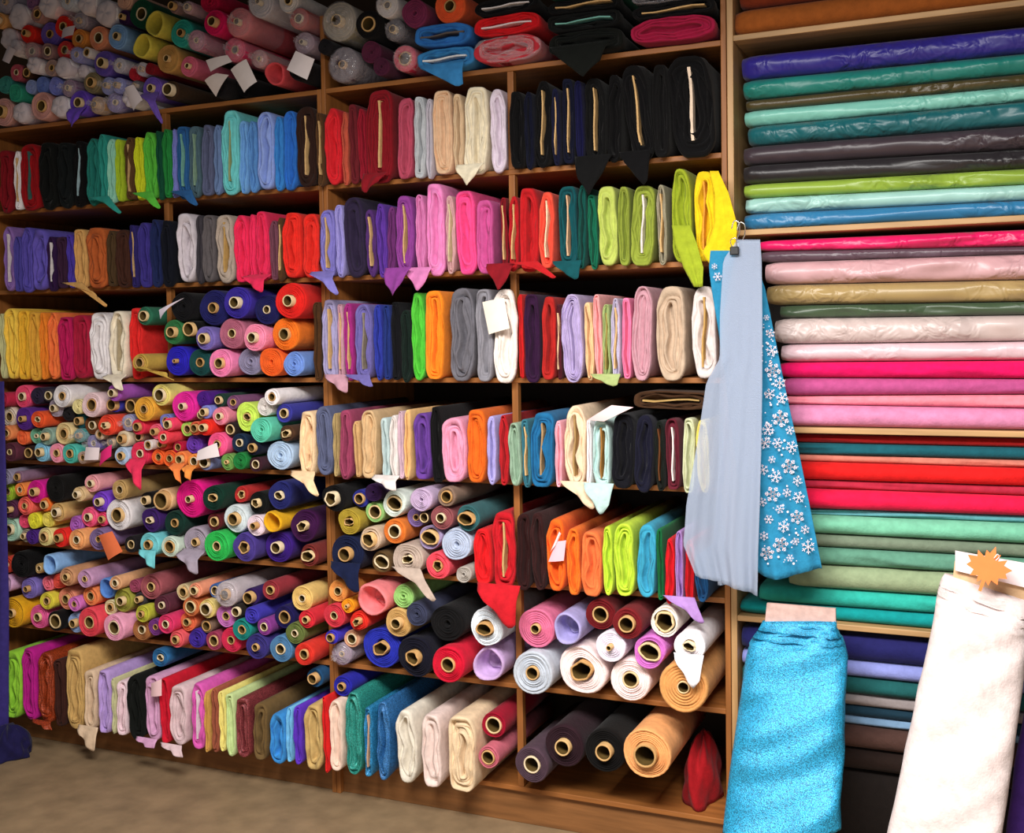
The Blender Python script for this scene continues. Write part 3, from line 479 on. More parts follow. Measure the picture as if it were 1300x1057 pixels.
# ------------------------------------------------------------------ what each thing is called
flats = []
def kindword(d): return {'bolt': 'fabric bolt', 'roll': 'fabric roll', 'flat': 'flat fabric bolt', 'satin': 'satin bolt'}[d['kind']]
def cname(d): return d['name'].partition('#')[0]
def feat(d):
    if d['kind'] in ('bolt', 'flat'):
        for o in d['opts']:
            if o and o[0] == 'b': return ' wound on a card'
            if o == 'p': return ' in clear plastic'
        return ''
    return {'p': ' in clear plastic', 'w': ' with white paper end', 'n': ' without core', 'o': ' with open hollow', 'c': ' with torn core', 's': ' with flattened core'}.get(d['st'], ' with round core')
def label_all():
    for d in ITEMS: d['pl'] = 'on '+place(d['x'], d['n'])
    used = {}
    for d in ITEMS:
        near = sorted((o for o in ITEMS if o is not d), key=lambda o: (o['px'][0]-d['px'][0])**2+(o['px'][1]-d['px'][1])**2)[:14]
        def side(t, k=0):
            c = []
            for o in near:
                ax, ay = o['px'][0]-d['px'][0], o['px'][1]-d['px'][1]
                ok = {'L': ax < 0 and abs(ax) >= abs(ay), 'R': ax > 0 and abs(ax) >= abs(ay), 'U': ay < 0 and abs(ay) > abs(ax), 'D': ay > 0 and abs(ay) > abs(ax)}[t]
                if ok: c.append(o)
            return cname(c[k]) if len(c) > k else None
        l, r, u, w = side('L'), side('R'), side('U'), side('D')
        base = cname(d)+' '+kindword(d)+feat(d); sb = cname(d)+' '+kindword(d); C = []
        if l and r: C.append(f'{base} between {l} and {r} {d["pl"]}')
        if u and w: C += [f'{base} under {u} and over {w} {d["pl"]}']
        if l and u: C.append(f'{base} right of {l} and under {u} {d["pl"]}')
        if r and u: C.append(f'{base} left of {r} and under {u} {d["pl"]}')
        if r and w: C.append(f'{base} left of {r} and over {w} {d["pl"]}')
        if l and w: C.append(f'{base} right of {l} and over {w} {d["pl"]}')
        if l: C.append(f'{base} right of {l} one {d["pl"]}')
        if r: C.append(f'{base} left of {r} one {d["pl"]}')
        C.append(f'{base} {d["pl"]}')
        out = []
        for c in C:
            out.append(c)
        for c in C: out.append(c.replace(feat(d), '', 1) if feat(d) else c)
        out = [c for c in out if len(c.split()) <= 16]
        d['cands'] = out
    from collections import Counter
    cnt = Counter(c for d in ITEMS for c in set(d['cands']))
    for d in ITEMS:
        pick = next((c for c in d['cands'] if c not in used and cnt[c] == 1), None) or next((c for c in d['cands'] if c not in used), None)
        if pick is None:
            same = sorted((o for o in ITEMS if cname(o) == cname(d) and o['kind'] == d['kind'] and o['pl'] == d['pl']), key=lambda o: o['px'][0])
            k = same.index(d); nm = ['first', 'second', 'third', 'fourth', 'fifth', 'sixth', 'seventh', 'eighth', 'ninth', 'tenth', 'eleventh', 'twelfth'][min(k, 11)]
            pick = f'{nm} {cname(d)} {kindword(d)} from the left {d["pl"]}'
        used[pick] = 1; d['label'] = pick
# ------------------------------------------------------------------ build bolts
BOARDC = lin('d8b078')
def cloth(opts, base=CLOTH): return GLITTER if 'G' in opts else base
def getopt(opts, k):
    for o in opts:
        if o and o[0] == k and o not in ('b',) or o == k: return o
    return None
def jit(c, rng): k = rng.uniform(.93, 1.07); return (c[0]*k, c[1]*k, c[2]*k, 1)
def build_bolt(d, seed):
    rng = random.Random(seed); n, c = colour(d['name']); c = jit(c, rng); m = cloth(d['opts']); tl = 0
    o = getopt(d['opts'], 't')
    tl = float(o[1:]) if o else rng.uniform(-1.5, 1.5)
    lay = getopt(d['opts'], 'L')
    root = empty('fabric_bolt', (d['cx'], 0, d['fl']+.0005))
    V, Fc = bolt_mesh(d['w'], d['h'], d['p'], rng.uniform(.5, .56), rng, tl, d['bl'], d['br'], int(lay[1:]) if lay else None)
    mesh('folded_cloth', V, Fc, m, root, c)
    b = getopt(d['opts'], 'b')
    if b: board(root, d['w'], d['h'], d['p'], rng, lin(b[2:]) if len(b) > 1 else BOARDC, tl)
    o = getopt(d['opts'], 'd')
    if o: drape(d, o, root, d['cx'], d['fl'], d['w']*.46, rng, m, c)
    tag(root, d['label'], 'fabric bolt', 'upright bolts '+d['pl'])
DR = []
def drape(d, o, root, x, z, hw, rng, m, c):
    DR.append(1)
    tx, ty = [float(q) for q in o[1:].split('/')]; x0, y0, s = d['crop']
    wx, wz = at(x0+tx/s, y0+ty/s, -d['p']-.02); hh = max(hw, .05, .55*(z-wz))
    y = -max([d['p']]+[o['p']-.005 for o in ROLLS if abs(o['x']-x) < hh+o['r']+.06 and wz-o['r'] < o['z'] < z+.05])-.020-.017*(len(DR) % 3)
    wx, wz = at(x0+tx/s, y0+ty/s, y-.012)
    if wz < z-.01: loose(root, -hh, hh, .014, (wx-x, wz-z), y, rng, m, c, 'loose_end', -d['p']-.014-.017*(len(DR) % 3))
def build_flat(d, seed):
    rng = random.Random(seed); n, c = colour(d['name']); c = jit(c, rng); fl = d['fl']
    z0 = d['z0']
    if d['ce'] < 5: d['h'] = min(d['h'], d['ce']-z0-.004)
    root = empty('fabric_bolt', (d['x'], 0, z0))
    V, Fc = bolt_mesh(d['w'], d['h'], d['p'], .5, rng, 0, 9, 9)
    mesh('folded_cloth', V, Fc, CLOTH, root, c)
    root.rotation_euler = (0, -math.radians(d.get('tilt', 0)), 0)
    b = getopt(d['opts'], 'b')
    if b: board(root, d['w'], d['h'], d['p'], rng, lin(b[2:]) if len(b) > 1 else BOARDC, 0)
    if 'p' in d['opts']:
        V, Fc = bolt_mesh(d['w']*1.01, d['h']*1.01, d['p']+.006, .3, random.Random(seed+5), 0, 9, 9, 3)
        mesh('plastic_wrap', V, Fc, PLASTIC, root)
    o = getopt(d['opts'], 'd')
    if o: drape(d, o, root, d['x'], z0, d['w']*.4, rng, CLOTH, c)
    tag(root, d['label'], 'fabric bolt', 'flat bolts '+d['pl'])
def build_roll(d, seed):
    rng = random.Random(seed); n, c = colour(d['name']); c = jit(c, rng); r = d['r']; st = d['st']
    root = empty('fabric_roll', (d['x'], -d['p'], d['z']))
    hr = d['hr']; hollow = st in 'ow'
    V, Fc = roll_mesh(r, hr, rng.uniform(.46, .54), rng, {'o': 'o', 'n': 'n', 'w': 'n', 'c': 'b', 's': 'b'}.get(st, 't'), 0)
    mesh('rolled_cloth', V, Fc, GLITTER if 'G' in d['opts'] else CLOTH, root, c)
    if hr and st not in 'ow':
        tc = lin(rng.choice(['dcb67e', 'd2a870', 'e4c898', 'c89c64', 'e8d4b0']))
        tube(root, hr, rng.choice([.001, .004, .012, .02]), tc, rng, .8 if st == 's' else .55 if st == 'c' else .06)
    if st == 'p': plastic(root, r, rng, .3)
    if st == 'w': paper_cap(root, r, rng)
    o = getopt(d['opts'], 'd')
    if o:
        tx, ty = [float(q) for q in o[1:].split('/')]; x0, y0, s = d['crop']; wx, wz = at(x0+tx/s, y0+ty/s, -d['p']-.015)
        y = d['p']-.018-max(o['p'] for o in ROLLS if abs(o['x']-d['x']) < .16 and -.2 < o['z']-d['z'] < .06)
        wx, wz = at(x0+tx/s, y0+ty/s, y-d['p']-.012)
        if wz < d['z']-r: loose(root, -r*.9, r*.9, -r*.42, (wx-d['x'], wz-d['z']), y, rng, CLOTH, c, 'loose_end', -.012)
    tag(root, d['label'], 'fabric roll', 'rolls '+d['pl'])
# ------------------------------------------------------------------ long satin bolts on the right unit
def SAT(row, data):
    for ln in data.strip().split(';'):
        f = [q.strip() for q in ln.strip().split(',')]
        xl, lt, lb, rt, rb = [float(q) for q in f[:5]]
        flats.append(dict(kind='satin', row=row, name=f[5], opts=f[6:], xl=xl, q=(lt, lb, rt, rb), px=(1100, (lt+lb+rt+rb)/4)))
SAT('T', '937,-26,12,-60,-20,rust#7a3018; 930,10,46,-18,12,rust#9c5420')
SAT('U', '940,68,97,32,67,indigo#2a2288,S; 942,99,123,66,89,teal#187e74,S; 944,124,139,90,107,dark olive#4c4020,S; 943,138,159,106,126,aqua#80c8b8,S; 948,158,184,125,159,dark teal#106068,S; 942,184,209,158,191,plum#3c3038,S; 942,208,233,191,215,charcoal#242024,S; 942,232,250,214,236,chartreuse#90ae3c,S; 944,250,271,235,255,mint#a0d0c8,S; 943,270,292,254,279,steel blue#2c78a8,S')
SAT('V', '962,304,319,291,318,hot pink#e81464,S; 964,318,333,317,325,plum#5c4854,S; 970,332,361,323,358,dusty pink#d0a4a8,S,W; 972,361,388,357,385,tan#a88e5c,S,W; 988,387,403,384,402,dark green#40543c,S; 982,404,437,401,434,silver#ccb8b4,S,W; 990,437,460,433,457,pale pink#dcbcc4,S; 988,460,480,457,482,hot pink#e01060; 990,480,504,482,500,mauve#b85088; 990,503,515,499,522,salmon#e88898,W; 990,514,541,521,546,orchid#d888b0')
SAT('W', '1000,552,564,556,570,dark red#a81c1c; 1000,563,580,569,584,dark teal#185864; 1002,578,588,583,597,salmon#cc7868; 1003,587,611,596,614,red#dc1c1c; 1004,610,622,613,629,crimson#b02840; 1004,621,648,628,646,hot pink#e81848; 1006,647,656,645,658,aqua#5c9ca4; 1006,655,679,657,689,mint#78c0a0; 1006,678,696,688,708,khaki#74826e; 1006,695,718,707,726,sage#60947e; 1000,717,746,725,758,khaki#94a480; 962,744,767,756,782,turquoise#30b0a0; 938,764,786,780,806,teal#0e9090')
SAT('X', '940,796,828,824,856,navy#20205a; 940,827,849,855,877,periwinkle#8890d0; 940,848,870,876,899,teal#1c5858; 940,869,885,898,914,mauve gray#928888; 940,884,898,913,927,dark teal#183444; 940,897,909,926,938,light blue#7898b8; 940,908,936,937,966,brown#4e3630; 940,935,962,965,992,dark brown#241814; 940,961,990,991,1020,black#1c1614')
def satin_mesh(L, zl, zr, dep, rng, wr):
    """zl/zr = (bottom, top) at both ends; length L along x from 0"""
    nx = 56; prof = []; m = 16
    for j in range(m):                                       # D-shaped section, front half round
        a = math.pi*(j/(m-1)-.5); prof.append((-math.cos(a)**.75 if abs(math.cos(a)) > 1e-6 else 0, math.sin(a)))
    V = []; Fc = []; ph = [rng.uniform(0, 6.3) for _ in range(8)]
    wav = [(rng.uniform(8, 26), rng.uniform(-1.6, 1.6), rng.uniform(0, 6.3), rng.uniform(.3, 1)) for _ in range(5)]
    for i in range(nx):
        u = i/(nx-1); x = u*L; b = zl[0]+(zr[0]-zl[0])*u; t = zl[1]+(zr[1]-zl[1])*u; h = (t-b)/2; mid = (t+b)/2
        e = min(1, .82+.18*math.sqrt(min(1, min(u, 1-u)/.03)))
        env = .5+.5*math.sin(u*7+ph[0])
        row = []
        for (py, pz) in prof:
            wz = sum(q[3]*math.sin(q[0]*x*(1.0+.2*math.sin(3*x+ph[1]))+q[1]*pz*2+q[2]) for q in wav)
            dy = wr*wz*env*(.3+.7*(1-abs(pz)))*(1-abs(pz)**3)
            edge = .06*h*math.sin(x*6+ph[2])
            bul = min(.05, h*1.6)
            row.append((x, .008+py*bul*e+dy+.05, mid+pz*h*.985*e*(1 if abs(pz) < .99 else 1)))
        row.append((x, dep, mid+h*.95*e)); row.append((x, dep, mid-h*.95*e))
        V += row
    k = m+2
    for i in range(nx-1):
        for j in range(k):
            a = i*k+j; b_ = i*k+(j+1) % k; Fc.append((a, a+k, b_+k, b_))
    Fc.append(tuple(range(k))); Fc.append(tuple(reversed(range((nx-1)*k, nx*k))))
    return V, Fc
xEnd = xR1-.03
for row in 'TUVWX':
    L = [d for d in flats if d['row'] == row]; L.reverse()      # bottom one first
    bot = [RZ[row], RZ[row]]; nm = {'T': 'top', 'U': 'second', 'V': 'third', 'W': 'fourth', 'X': 'bottom'}[row]
    for d in L:
        Y = 0.0; lt, lb, rt, rb = d['q']
        xa, za = at(d['xl'], lt, Y); _, zb = at(d['xl'], lb, Y); xr_, zc = at(1300, rt, Y); _, zd = at(1300, rb, Y)
        xa = max(xa, xR0+.022); k = (xEnd-xa)/(xr_-xa)
        tl, tr = za, za+(zc-za)*k
        tr = tl if row in 'XT' else tl+(tr-tl)*(.2 if row == 'W' else .6)
        tl = max(tl, bot[0]+.012); tr = max(tr, bot[1]+.012)
        d['zl'] = (bot[0]+.0004, tl); d['zr'] = (bot[1]+.0004, tr); d['xa'] = xa; d['x'] = xa; d['z'] = (tl+bot[0])/2; bot = [tl, tr]
        d['pl'] = 'on '+nm+' shelf of right unit'; d['n'] = 0
    L.reverse()
    for i, d in enumerate(L):
        a = cname(L[i-1]) if i else None; b = cname(L[i+1]) if i+1 < len(L) else None
        wd = 'satin bolt' if 'S' in d['opts'] else 'fabric bolt'
        wk = ''
        d['label'] = f'{cname(d)} {wd} '+(f'between {a} and {b} ' if a and b else f'at stack bottom under {a} ' if a else f'at stack top over {b} ')+d['pl']
    for i, d in enumerate(L):
        rng = random.Random(row+str(i)); n, c = colour(d['name'])
        root = empty('long_fabric_bolt', (d['xa'], 0, d['zl'][0])); z0 = d['zl'][0]
        V, Fc = satin_mesh(xEnd-d['xa'], (0, d['zl'][1]-z0), (d['zr'][0]-z0, d['zr'][1]-z0), .45, rng, .011 if 'W' in d['opts'] else .005)
        mesh('folded_cloth', V, Fc, SATIN if 'S' in d['opts'] else CLOTH, root, c)
        tag(root, d['label'], 'fabric bolt', 'long bolts '+d['pl'])
label_all()
FLT = sorted((d for d in ITEMS if d['kind'] == 'flat'), key=lambda d: d['z']-d['h']/2)
for i, d in enumerate(FLT):
    d['x'] = min(d['x'], xM1-.022-d['w']/2)
    d['z0'] = d['fl']+.001
    if d['n'] > 0: d['z0'] = d['z']-d['h']/2
    for o in FLT[:i]:
        if o['n'] == d['n'] and abs(o['x']-d['x']) < (o['w']+d['w'])/2-.01: d['z0'] = max(d['z0'], o['z0']+o['h']+.004)
for i, d in enumerate(ITEMS):
    {'bolt': build_bolt, 'flat': build_flat, 'roll': build_roll}[d['kind']](d, i*7+3)
# ------------------------------------------------------------------ cloths hanging at the end of the middle unit
def interp(P, y):
    for (y0, a, b), (y1, c, e) in zip(P, P[1:]):
        if y <= y1:
            t = (y-y0)/(y1-y0); return a+(c-a)*t, b+(e-b)*t
    return P[-1][1:]
def hanging(name, P, Y, nx, ny, m, color, pleat, rng, parent=None, th=.0015, yslope=0):
    V = []; Fc = []; y0, y1 = P[0][0], P[-1][0]; pa = rng.uniform(0, 6)
    for j in range(ny):
        t = j/(ny-1); y = y0+(y1-y0)*t; a, b = interp(P, y)
        for i in range(nx):
            u = i/(nx-1); yy = y+(P[-1][0]-P[-2][0])*.0*u
            dy = pleat*t**1.3*(1.3*math.sin(u*7+pa+1.2*u*u*5)+.8*math.sin(u*17+pa*2+t*2)*u+.35*math.sin(u*37+t*3+pa)*t)
            X, Z = at(a+(b-a)*u, yy+(hem(u, name)*max(0, t-.8)*5), Y+yslope*t); V.append((X, Y+yslope*t+dy, Z))
    for j in range(ny-1):
        for i in range(nx-1): Fc.append((j*nx+i, j*nx+i+1, (j+1)*nx+i+1, (j+1)*nx+i))
    o = mesh(name, V, Fc, m, parent, color)
    if th: md = o.modifiers.new('thickness', 'SOLIDIFY'); md.thickness = th; md.offset = 0
    return o, V
def hem(u, name): return -26*(1-u) if name == 'tulle_sheet' else 22*(1-u)*math.sin(u*3.1) if name == 'printed_cloth' else 0
rg = random.Random(4)
hx, hz = at(940, 318, -.12)
root = empty('snowflake_cloth', (0, 0, 0))
PS = [(318, 902, 946), (340, 900, 962), (365, 903, 971), (420, 912, 982), (480, 920, 994), (560, 930, 1011), (640, 942, 1027), (722, 955, 1043)]
SY = -.135
o, SV = hanging('printed_cloth', PS, SY, 40, 60, CLOTH, lin('2a84ac'), .006, rg, root, .0015, .0)
# the print: white snowflakes of several sizes, lying on the cloth
def flake(V, Fc, x, y, r, rot, kind):
    def put(px, py):
        t = (y+py-318)/(722-318); return at(x+px, y+py, SY-.013)
    def poly(pts):
        k = len(V)
        for px, py in pts:
            X, Z = put(px, py); V.append((X, SY-.0135, Z))
        Fc.append(tuple(range(k, k+len(pts))))
    def rotp(px, py, a): return px*math.cos(a)-py*math.sin(a), px*math.sin(a)+py*math.cos(a)
    for k in range(6):
        a = rot+k*math.pi/3; w = r*.06
        poly([rotp(*p, a) for p in ((r*.16, -w), (r, -w*.9), (r*1.06, 0), (r, w*.9), (r*.16, w))])
        for q, l in (((.55, .36), (.8, .22)) if kind else ((.6, .34),)):
            for s in (-1, 1):
                c0, c1 = rotp(r*q, 0, 0), (r*q+r*l*.6, s*r*l*.8)
                nx_, ny_ = -(c1[1]-c0[1]), c1[0]-c0[0]; h = math.hypot(nx_, ny_); nx_, ny_ = nx_/h*w*.8, ny_/h*w*.8
                poly([rotp(*p, a) for p in ((c0[0]+nx_, c0[1]+ny_), (c1[0]+nx_, c1[1]+ny_), (c1[0]-nx_, c1[1]-ny_), (c0[0]-nx_, c0[1]-ny_))])
        if kind: poly([rotp(*p, a) for p in ((r*.18, 0), (r*.36, r*.13), (r*.5, 0), (r*.36, -r*.13))])
    if not kind: poly([(r*.26*math.cos(rot+k*math.pi/3), r*.26*math.sin(rot+k*math.pi/3)) for k in range(6)])
FV, FF = [], []
big = [(981, 470, 10), (991, 531, 11), (1002, 592, 10), (981, 627, 10), (1012, 656, 9), (991, 691, 10), (974, 702, 9)]
mid = [(978, 423, 6), (980, 445, 8), (990, 486, 8), (977, 500, 7), (993, 505, 8), (975, 545, 8), (1003, 546, 6), (987, 562, 7), (1005, 567, 8), (971, 562, 8), (980, 583, 5), (985, 605, 8), (969, 596, 7), (1012, 610, 6), (999, 625, 6), (1014, 631, 8), (990, 646, 6), (976, 659, 6), (995, 668, 8), (1022, 672, 6), (970, 680, 6), (1010, 687, 5), (1026, 694, 9), (1003, 708, 5), (911, 351, 6), (973, 403, 4), (907, 338, 4), (968, 637, 6)]
for (x, y, r) in big: flake(FV, FF, x, y, r*.98, rg.random(), 1)
for (x, y, r) in mid: flake(FV, FF, x, y, r*.98, rg.random(), 0)
for k in range(110):
    y = rg.uniform(410, 716); a, b = interp(PS, y); x = rg.uniform(max(a, 964)+2, b-3); r = rg.choice([.7, .9, 1.3, 1.6])
    k0 = len(FV)
    for j in range(6):
        X, Z = at(x+r*math.cos(j*1.047), y+r*math.sin(j*1.047), SY-.0135); FV.append((X, SY-.0135, Z))
    FF.append(tuple(range(k0, k0+6)))
o = mesh('snowflake_print', FV, FF, PAPER, root, lin('ecdfe8'), smooth=False); o['kind'] = 'stuff'
tag(root, 'turquoise cloth printed with white snowflakes hanging behind the pale blue tulle', 'cloth')
root = empty('tulle_cloth', (0, 0, 0))
PT = [(304, 936, 965), (330, 918, 967), (400, 914, 968), (455, 914, 968), (485, 897, 968), (560, 886, 967), (640, 872, 965), (700, 868, 963), (756, 884, 962)]
hanging('tulle_sheet', PT, -.19, 60, 60, TULLE, None, .009, rg, root, .0008)
PT2 = [(306, 938, 964), (400, 918, 966), (490, 914, 966), (600, 912, 965), (690, 906, 963), (742, 912, 955)]
hanging('tulle_underlayer', PT2, -.172, 40, 40, TULLE, None, .006, rg, root, .0008)
tag(root, 'pale blue glittery tulle hanging from a clip between middle and right units', 'tulle')
# the clip and the wire hooks
root = empty('binder_clip', (hx, -.2, hz))
V, Fc = boxm(-.013, .013, -.006, .006, -.018, .006); o = mesh('clip_body', V, Fc, BLACKP, root, smooth=False); md = o.modifiers.new('bevel', 'BEVEL'); md.width = .003; md.segments = 2
def wire(name, pts, r, m, parent):
    P = [Vector(p) for p in pts]; Q = []
    for i in range(len(P)-1):
        p0, p1, p2, p3 = P[max(i-1, 0)], P[i], P[i+1], P[min(i+2, len(P)-1)]
        for k in range(6):
            t = k/6; Q.append(.5*((2*p1)+(p2-p0)*t+(2*p0-5*p1+4*p2-p3)*t*t+(3*p1-p0-3*p2+p3)*t**3))
    Q.append(P[-1]); R = []
    for i, q in enumerate(Q):
        tg = (Q[min(i+1, len(Q)-1)]-Q[max(i-1, 0)]).normalized(); a = tg.cross(Vector((.3, 1, .2))).normalized(); c = tg.cross(a)
        R.append([tuple(q+a*r*math.cos(k*math.pi/4)+c*r*math.sin(k*math.pi/4)) for k in range(8)])
    V, Fc = rings(R, 8, True, True); return mesh(name, V, Fc, m, parent)
wire('clip_arm', [(-.006, -.002, .004), (-.009, -.012, .022), (.004, -.014, .03), (.008, -.012, .02), (.006, -.002, .004)], .0013, METAL, root)
tag(root, 'black binder clip gripping the top of the pale blue tulle', 'clip')
for k, (px, py) in enumerate(((934, 290), (941, 292))):
    X, Z = at(px, py, -.16)
    root = empty('wire_hook', (X, -.16, Z))
    wire('hook_wire', [(-.012, .0, .0), (-.004, 0, .022), (.010, 0, .014), (.008, .01, -.012), (0, .02, -.028), (.004, .02, -.055), (-.008, .015, -.066)], .0018, METAL, root)
    tag(root, ('shiny wire hook against the yellow bolt above the clip', 'shiny wire hook next to pale shelf edge above the clip')[k], 'hook', 'wire hooks above the tulle')
for nm, P, c in (('yellow', [(217, 901, 912), (245, 907, 925), (285, 907, 936), (308, 899, 935), (322, 890, 931), (339, 905, 922)], 'f2cc1c'), ('chartreuse', [(286, 853, 876), (310, 857, 885), (340, 868, 893), (364, 881, 892)], 'a0b02c')):
    r = next(o for o in bpy.data.objects if str(o.get('label', '')).startswith(nm+' fabric bolt') and 'third shelf of middle' in o['label'])
    for ch in list(r.children):
        if ch.name.startswith('loose_end'): bpy.data.objects.remove(ch)
    o, _ = hanging('loose_end', P, -.075 if nm == 'yellow' else -.068, 12, 14, CLOTH, lin(c), .005, rg, r, .002); o.location = -r.location
# purple cloth at the left end
root = empty('purple_cloth', (0, 0, 0))
hanging('hanging_sheet', [(484, -30, 5), (600, -30, 7), (760, -30, 9), (930, -30, 7)], -.13, 16, 30, CLOTH, lin('3a3078'), .008, rg, root, .002)
tag(root, 'dark purple cloth hanging down at the left edge of the shelves', 'cloth')
# ------------------------------------------------------------------ the two big bolts standing in front
def standing(name, label, P, Ytop, Ybot, thick, m, c, card, rng, extra=None, wr=.006, slope=0):
    root = empty(name, (0, 0, 0)); ny, n = 64, 40; y0, y1 = P[0][0], P[-1][0]; R = []
    ph = [rng.uniform(0, 6.3) for _ in range(9)]
    for j in range(ny):
        t = j/(ny-1); y = y0+(y1-y0)*t; Y = Ytop+(Ybot-Ytop)*t; a, b = interp(P, y)
        xa, za = at(a, y-slope*(1-t), Y); xb, zb = at(b, y+slope*(1-t), Y); cx, cz = (xa+xb)/2, max((za+zb)/2, .001); hw = (xb-xa)/2
        th = thick*min(1, .35+t*5)
        rr = []
        for i in range(n):
            q = 2*math.pi*i/n; X, Yq = se(q, 2.7)
            d = wr*((1-2*abs(math.sin(X*1.1+t*9+ph[0]+.8*math.sin(t*5+X+ph[1]))))*.6+math.sin(X*2.4+t*37+ph[2]+math.sin(X*3+ph[4]))*.22+math.sin(X*5+t*14+ph[3])*.25)*min(1, t*6)
            tw = wr*1.6*math.exp(-((t-.06)/.05)**2)*math.sin(t*220+X*3)
            rr.append((cx+hw*X*(1+d*1.2), Y+th*Yq+(d+tw)*(1 if Yq < 0 else .3), max(cz+(zb-za)/2*X+.0015*math.sin(i*3), .001)))
        R.append(rr)
    V, Fc = rings(R, n, True, True); mesh('wound_cloth', V, Fc, m, root, c)
    # the flat card core standing out at the top
    Yc = Ytop; pts = [at(px, py, Yc) for px, py in card['q']]
    V = [(x, Yc+s*.012, z) for s in (-.5, .5) for x, z in pts]; Fc = [(0, 1, 2, 3), (7, 6, 5, 4)]+[(i, i+4, (i+1) % 4+4, (i+1) % 4) for i in range(4)]
    mesh('card_core', V, Fc, CARD, root, card['c'], smooth=False)
    if extra: extra(root, Ytop)
    tag(root, label, 'fabric bolt'); return root
standing('glitter_bolt', 'turquoise glittery fabric bolt standing upright before the lower right shelves', [(788, 968, 1062), (798, 963, 1063), (811, 953, 1071), (835, 947, 1076), (880, 941, 1075), (968, 928, 1071), (1052, 918, 1067)], -.13, -.34, .055, GLITTER, lin('2590ba'), dict(q=((974, 765), (1061, 772), (1062, 812), (970, 805)), c=lin('d0aea4')), random.Random(2), None, .014)
def leafcard(root, Yt):
    pts = [at(px, py, Yt) for px, py in ((1213, 697), (1303, 713), (1303, 744), (1213, 722))]
    V = [(x, Yt-.02+s*.002, z) for s in (0, 1) for x, z in pts]; Fc = [(0, 1, 2, 3), (7, 6, 5, 4)]+[(i, i+4, (i+1) % 4+4, (i+1) % 4) for i in range(4)]
    mesh('white_card', V, Fc, PAPER, root, lin('f6e8ec'), smooth=False)
WHITE = standing('white_bolt', 'large white fabric bolt standing at lower right with a maple leaf tag', [(745, 1199, 1306), (752, 1194, 1309), (768, 1190, 1309), (790, 1187, 1306), (850, 1173, 1300), (968, 1146, 1285), (1060, 1126, 1272)], -.16, -.38, .07, CLOTH, lin('e4d4d1'), dict(q=((1212, 712), (1302, 732), (1304, 790), (1206, 775)), c=lin('d8b48c')), random.Random(5), leafcard, .012, 17)
out = [(0, -1), (.14, -.66), (.32, -.74), (.30, -.44), (.66, -.62), (.60, -.36), (1, -.28), (.78, -.06), (.92, .12), (.56, .22), (.62, .5), (.30, .40), (.26, .66), (.08, .5), (.07, 1.0), (-.07, 1.0), (-.08, .5), (-.26, .66), (-.30, .40), (-.62, .5), (-.56, .22), (-.92, .12), (-.78, -.06), (-1, -.28), (-.60, -.36), (-.66, -.62), (-.30, -.44), (-.32, -.74), (-.14, -.66)]
ca, sa = math.cos(.35), math.sin(.35)
LY = -.25
pts = [at(1254+(x*ca-y*sa)*30, 722+(x*sa+y*ca)*30, LY) for x, y in out]; n = len(pts)
lx, lz = at(1256, 722, LY); root = empty('leaf_tag', (lx, LY, lz))
V = [(x-lx, s*.002+.01*((z-lz)*10)**2*.3, z-lz) for s in (0, 1) for x, z in pts]
mesh('paper_leaf', V, [tuple(range(n)), tuple(reversed(range(n, 2*n)))]+[(i, i+n, (i+1) % n+n, (i+1) % n) for i in range(n)], PAPER, root, lin('ff8c4c'), smooth=False)
X, Z = at(1262, 708, LY)
wire('tag_string', [(X-lx, -.004, Z-lz), (X-lx+.008, -.01, Z-lz+.012), (X-lx+.012, -.004, Z-lz+.004), (X-lx+.004, .0, Z-lz-.006)], .0012, PAPER, root)
tag(root, 'orange maple leaf paper tag tied on the white bolt', 'tag')
standing('violet_bolt', 'dark violet fabric bolt half hidden beside the white one at right edge', [(838, 1318, 1370), (870, 1306, 1370), (968, 1288, 1372), (1064, 1276, 1372)], -.1, -.2, .035, CLOTH, lin('3c2068'), dict(q=((1322, 822), (1368, 828), (1368, 850), (1320, 846)), c=lin('c8a880')), random.Random(9))
# ------------------------------------------------------------------ paper tags and papers
def paper(label, pts, Y, c, name='paper_tag', bend=.006):
    """quad of picture corners tl,tr,br,bl -> slightly curled sheet"""
    n = 5; V = []; Fc = []; w = [at(px, py, Y) for px, py in pts]; cx = sum(q[0] for q in w)/4; cz = sum(q[1] for q in w)/4
    for s in (0, 1):
        for j in range(n):
            for i in range(n):
                u, v = i/(n-1), j/(n-1)
                x = (w[0][0]*(1-u)+w[1][0]*u)*(1-v)+(w[3][0]*(1-u)+w[2][0]*u)*v; z = (w[0][1]*(1-u)+w[1][1]*u)*(1-v)+(w[3][1]*(1-u)+w[2][1]*u)*v
                V.append((x-cx, s*.0012-bend*(1-(2*u-1)**2)-bend*.6*v, z-cz))
    k = n*n
    for j in range(n-1):
        for i in range(n-1):
            q = (j*n+i, j*n+i+1, (j+1)*n+i+1, (j+1)*n+i); Fc += [q, tuple(k+a for a in reversed(q))]
    o = mesh(name, V, Fc, PAPER, None, lin(c), loc=(cx, Y, cz)); tag(o, label, 'tag', 'paper tags'); return o
def pc(crop, *pts): x0, y0, s = CROP[crop]; return [(x0+x/s, y0+y/s) for x, y in pts]
paper('square white tag in front of periwinkle and taupe rolls, fifth left shelf', pc('L1', (640, 570), (742, 575), (738, 665), (632, 668)), -.11, 'f0e0e4')
paper('pink folded tag beside the square white tag, fifth left shelf', pc('L1', (752, 612), (832, 552), (832, 640), (748, 712)), -.11, 'e82c7c')
paper('large white paper over the pink roll, fifth left shelf', pc('L2', (300, 600), (440, 540), (466, 640), (292, 672)), -.12, 'f4e8ea')
paper('orange square tag hanging over the charcoal and mauve rolls', pc('L5', (735, 232), (835, 200), (918, 350), (812, 415)), -.10, 'f07a4c')
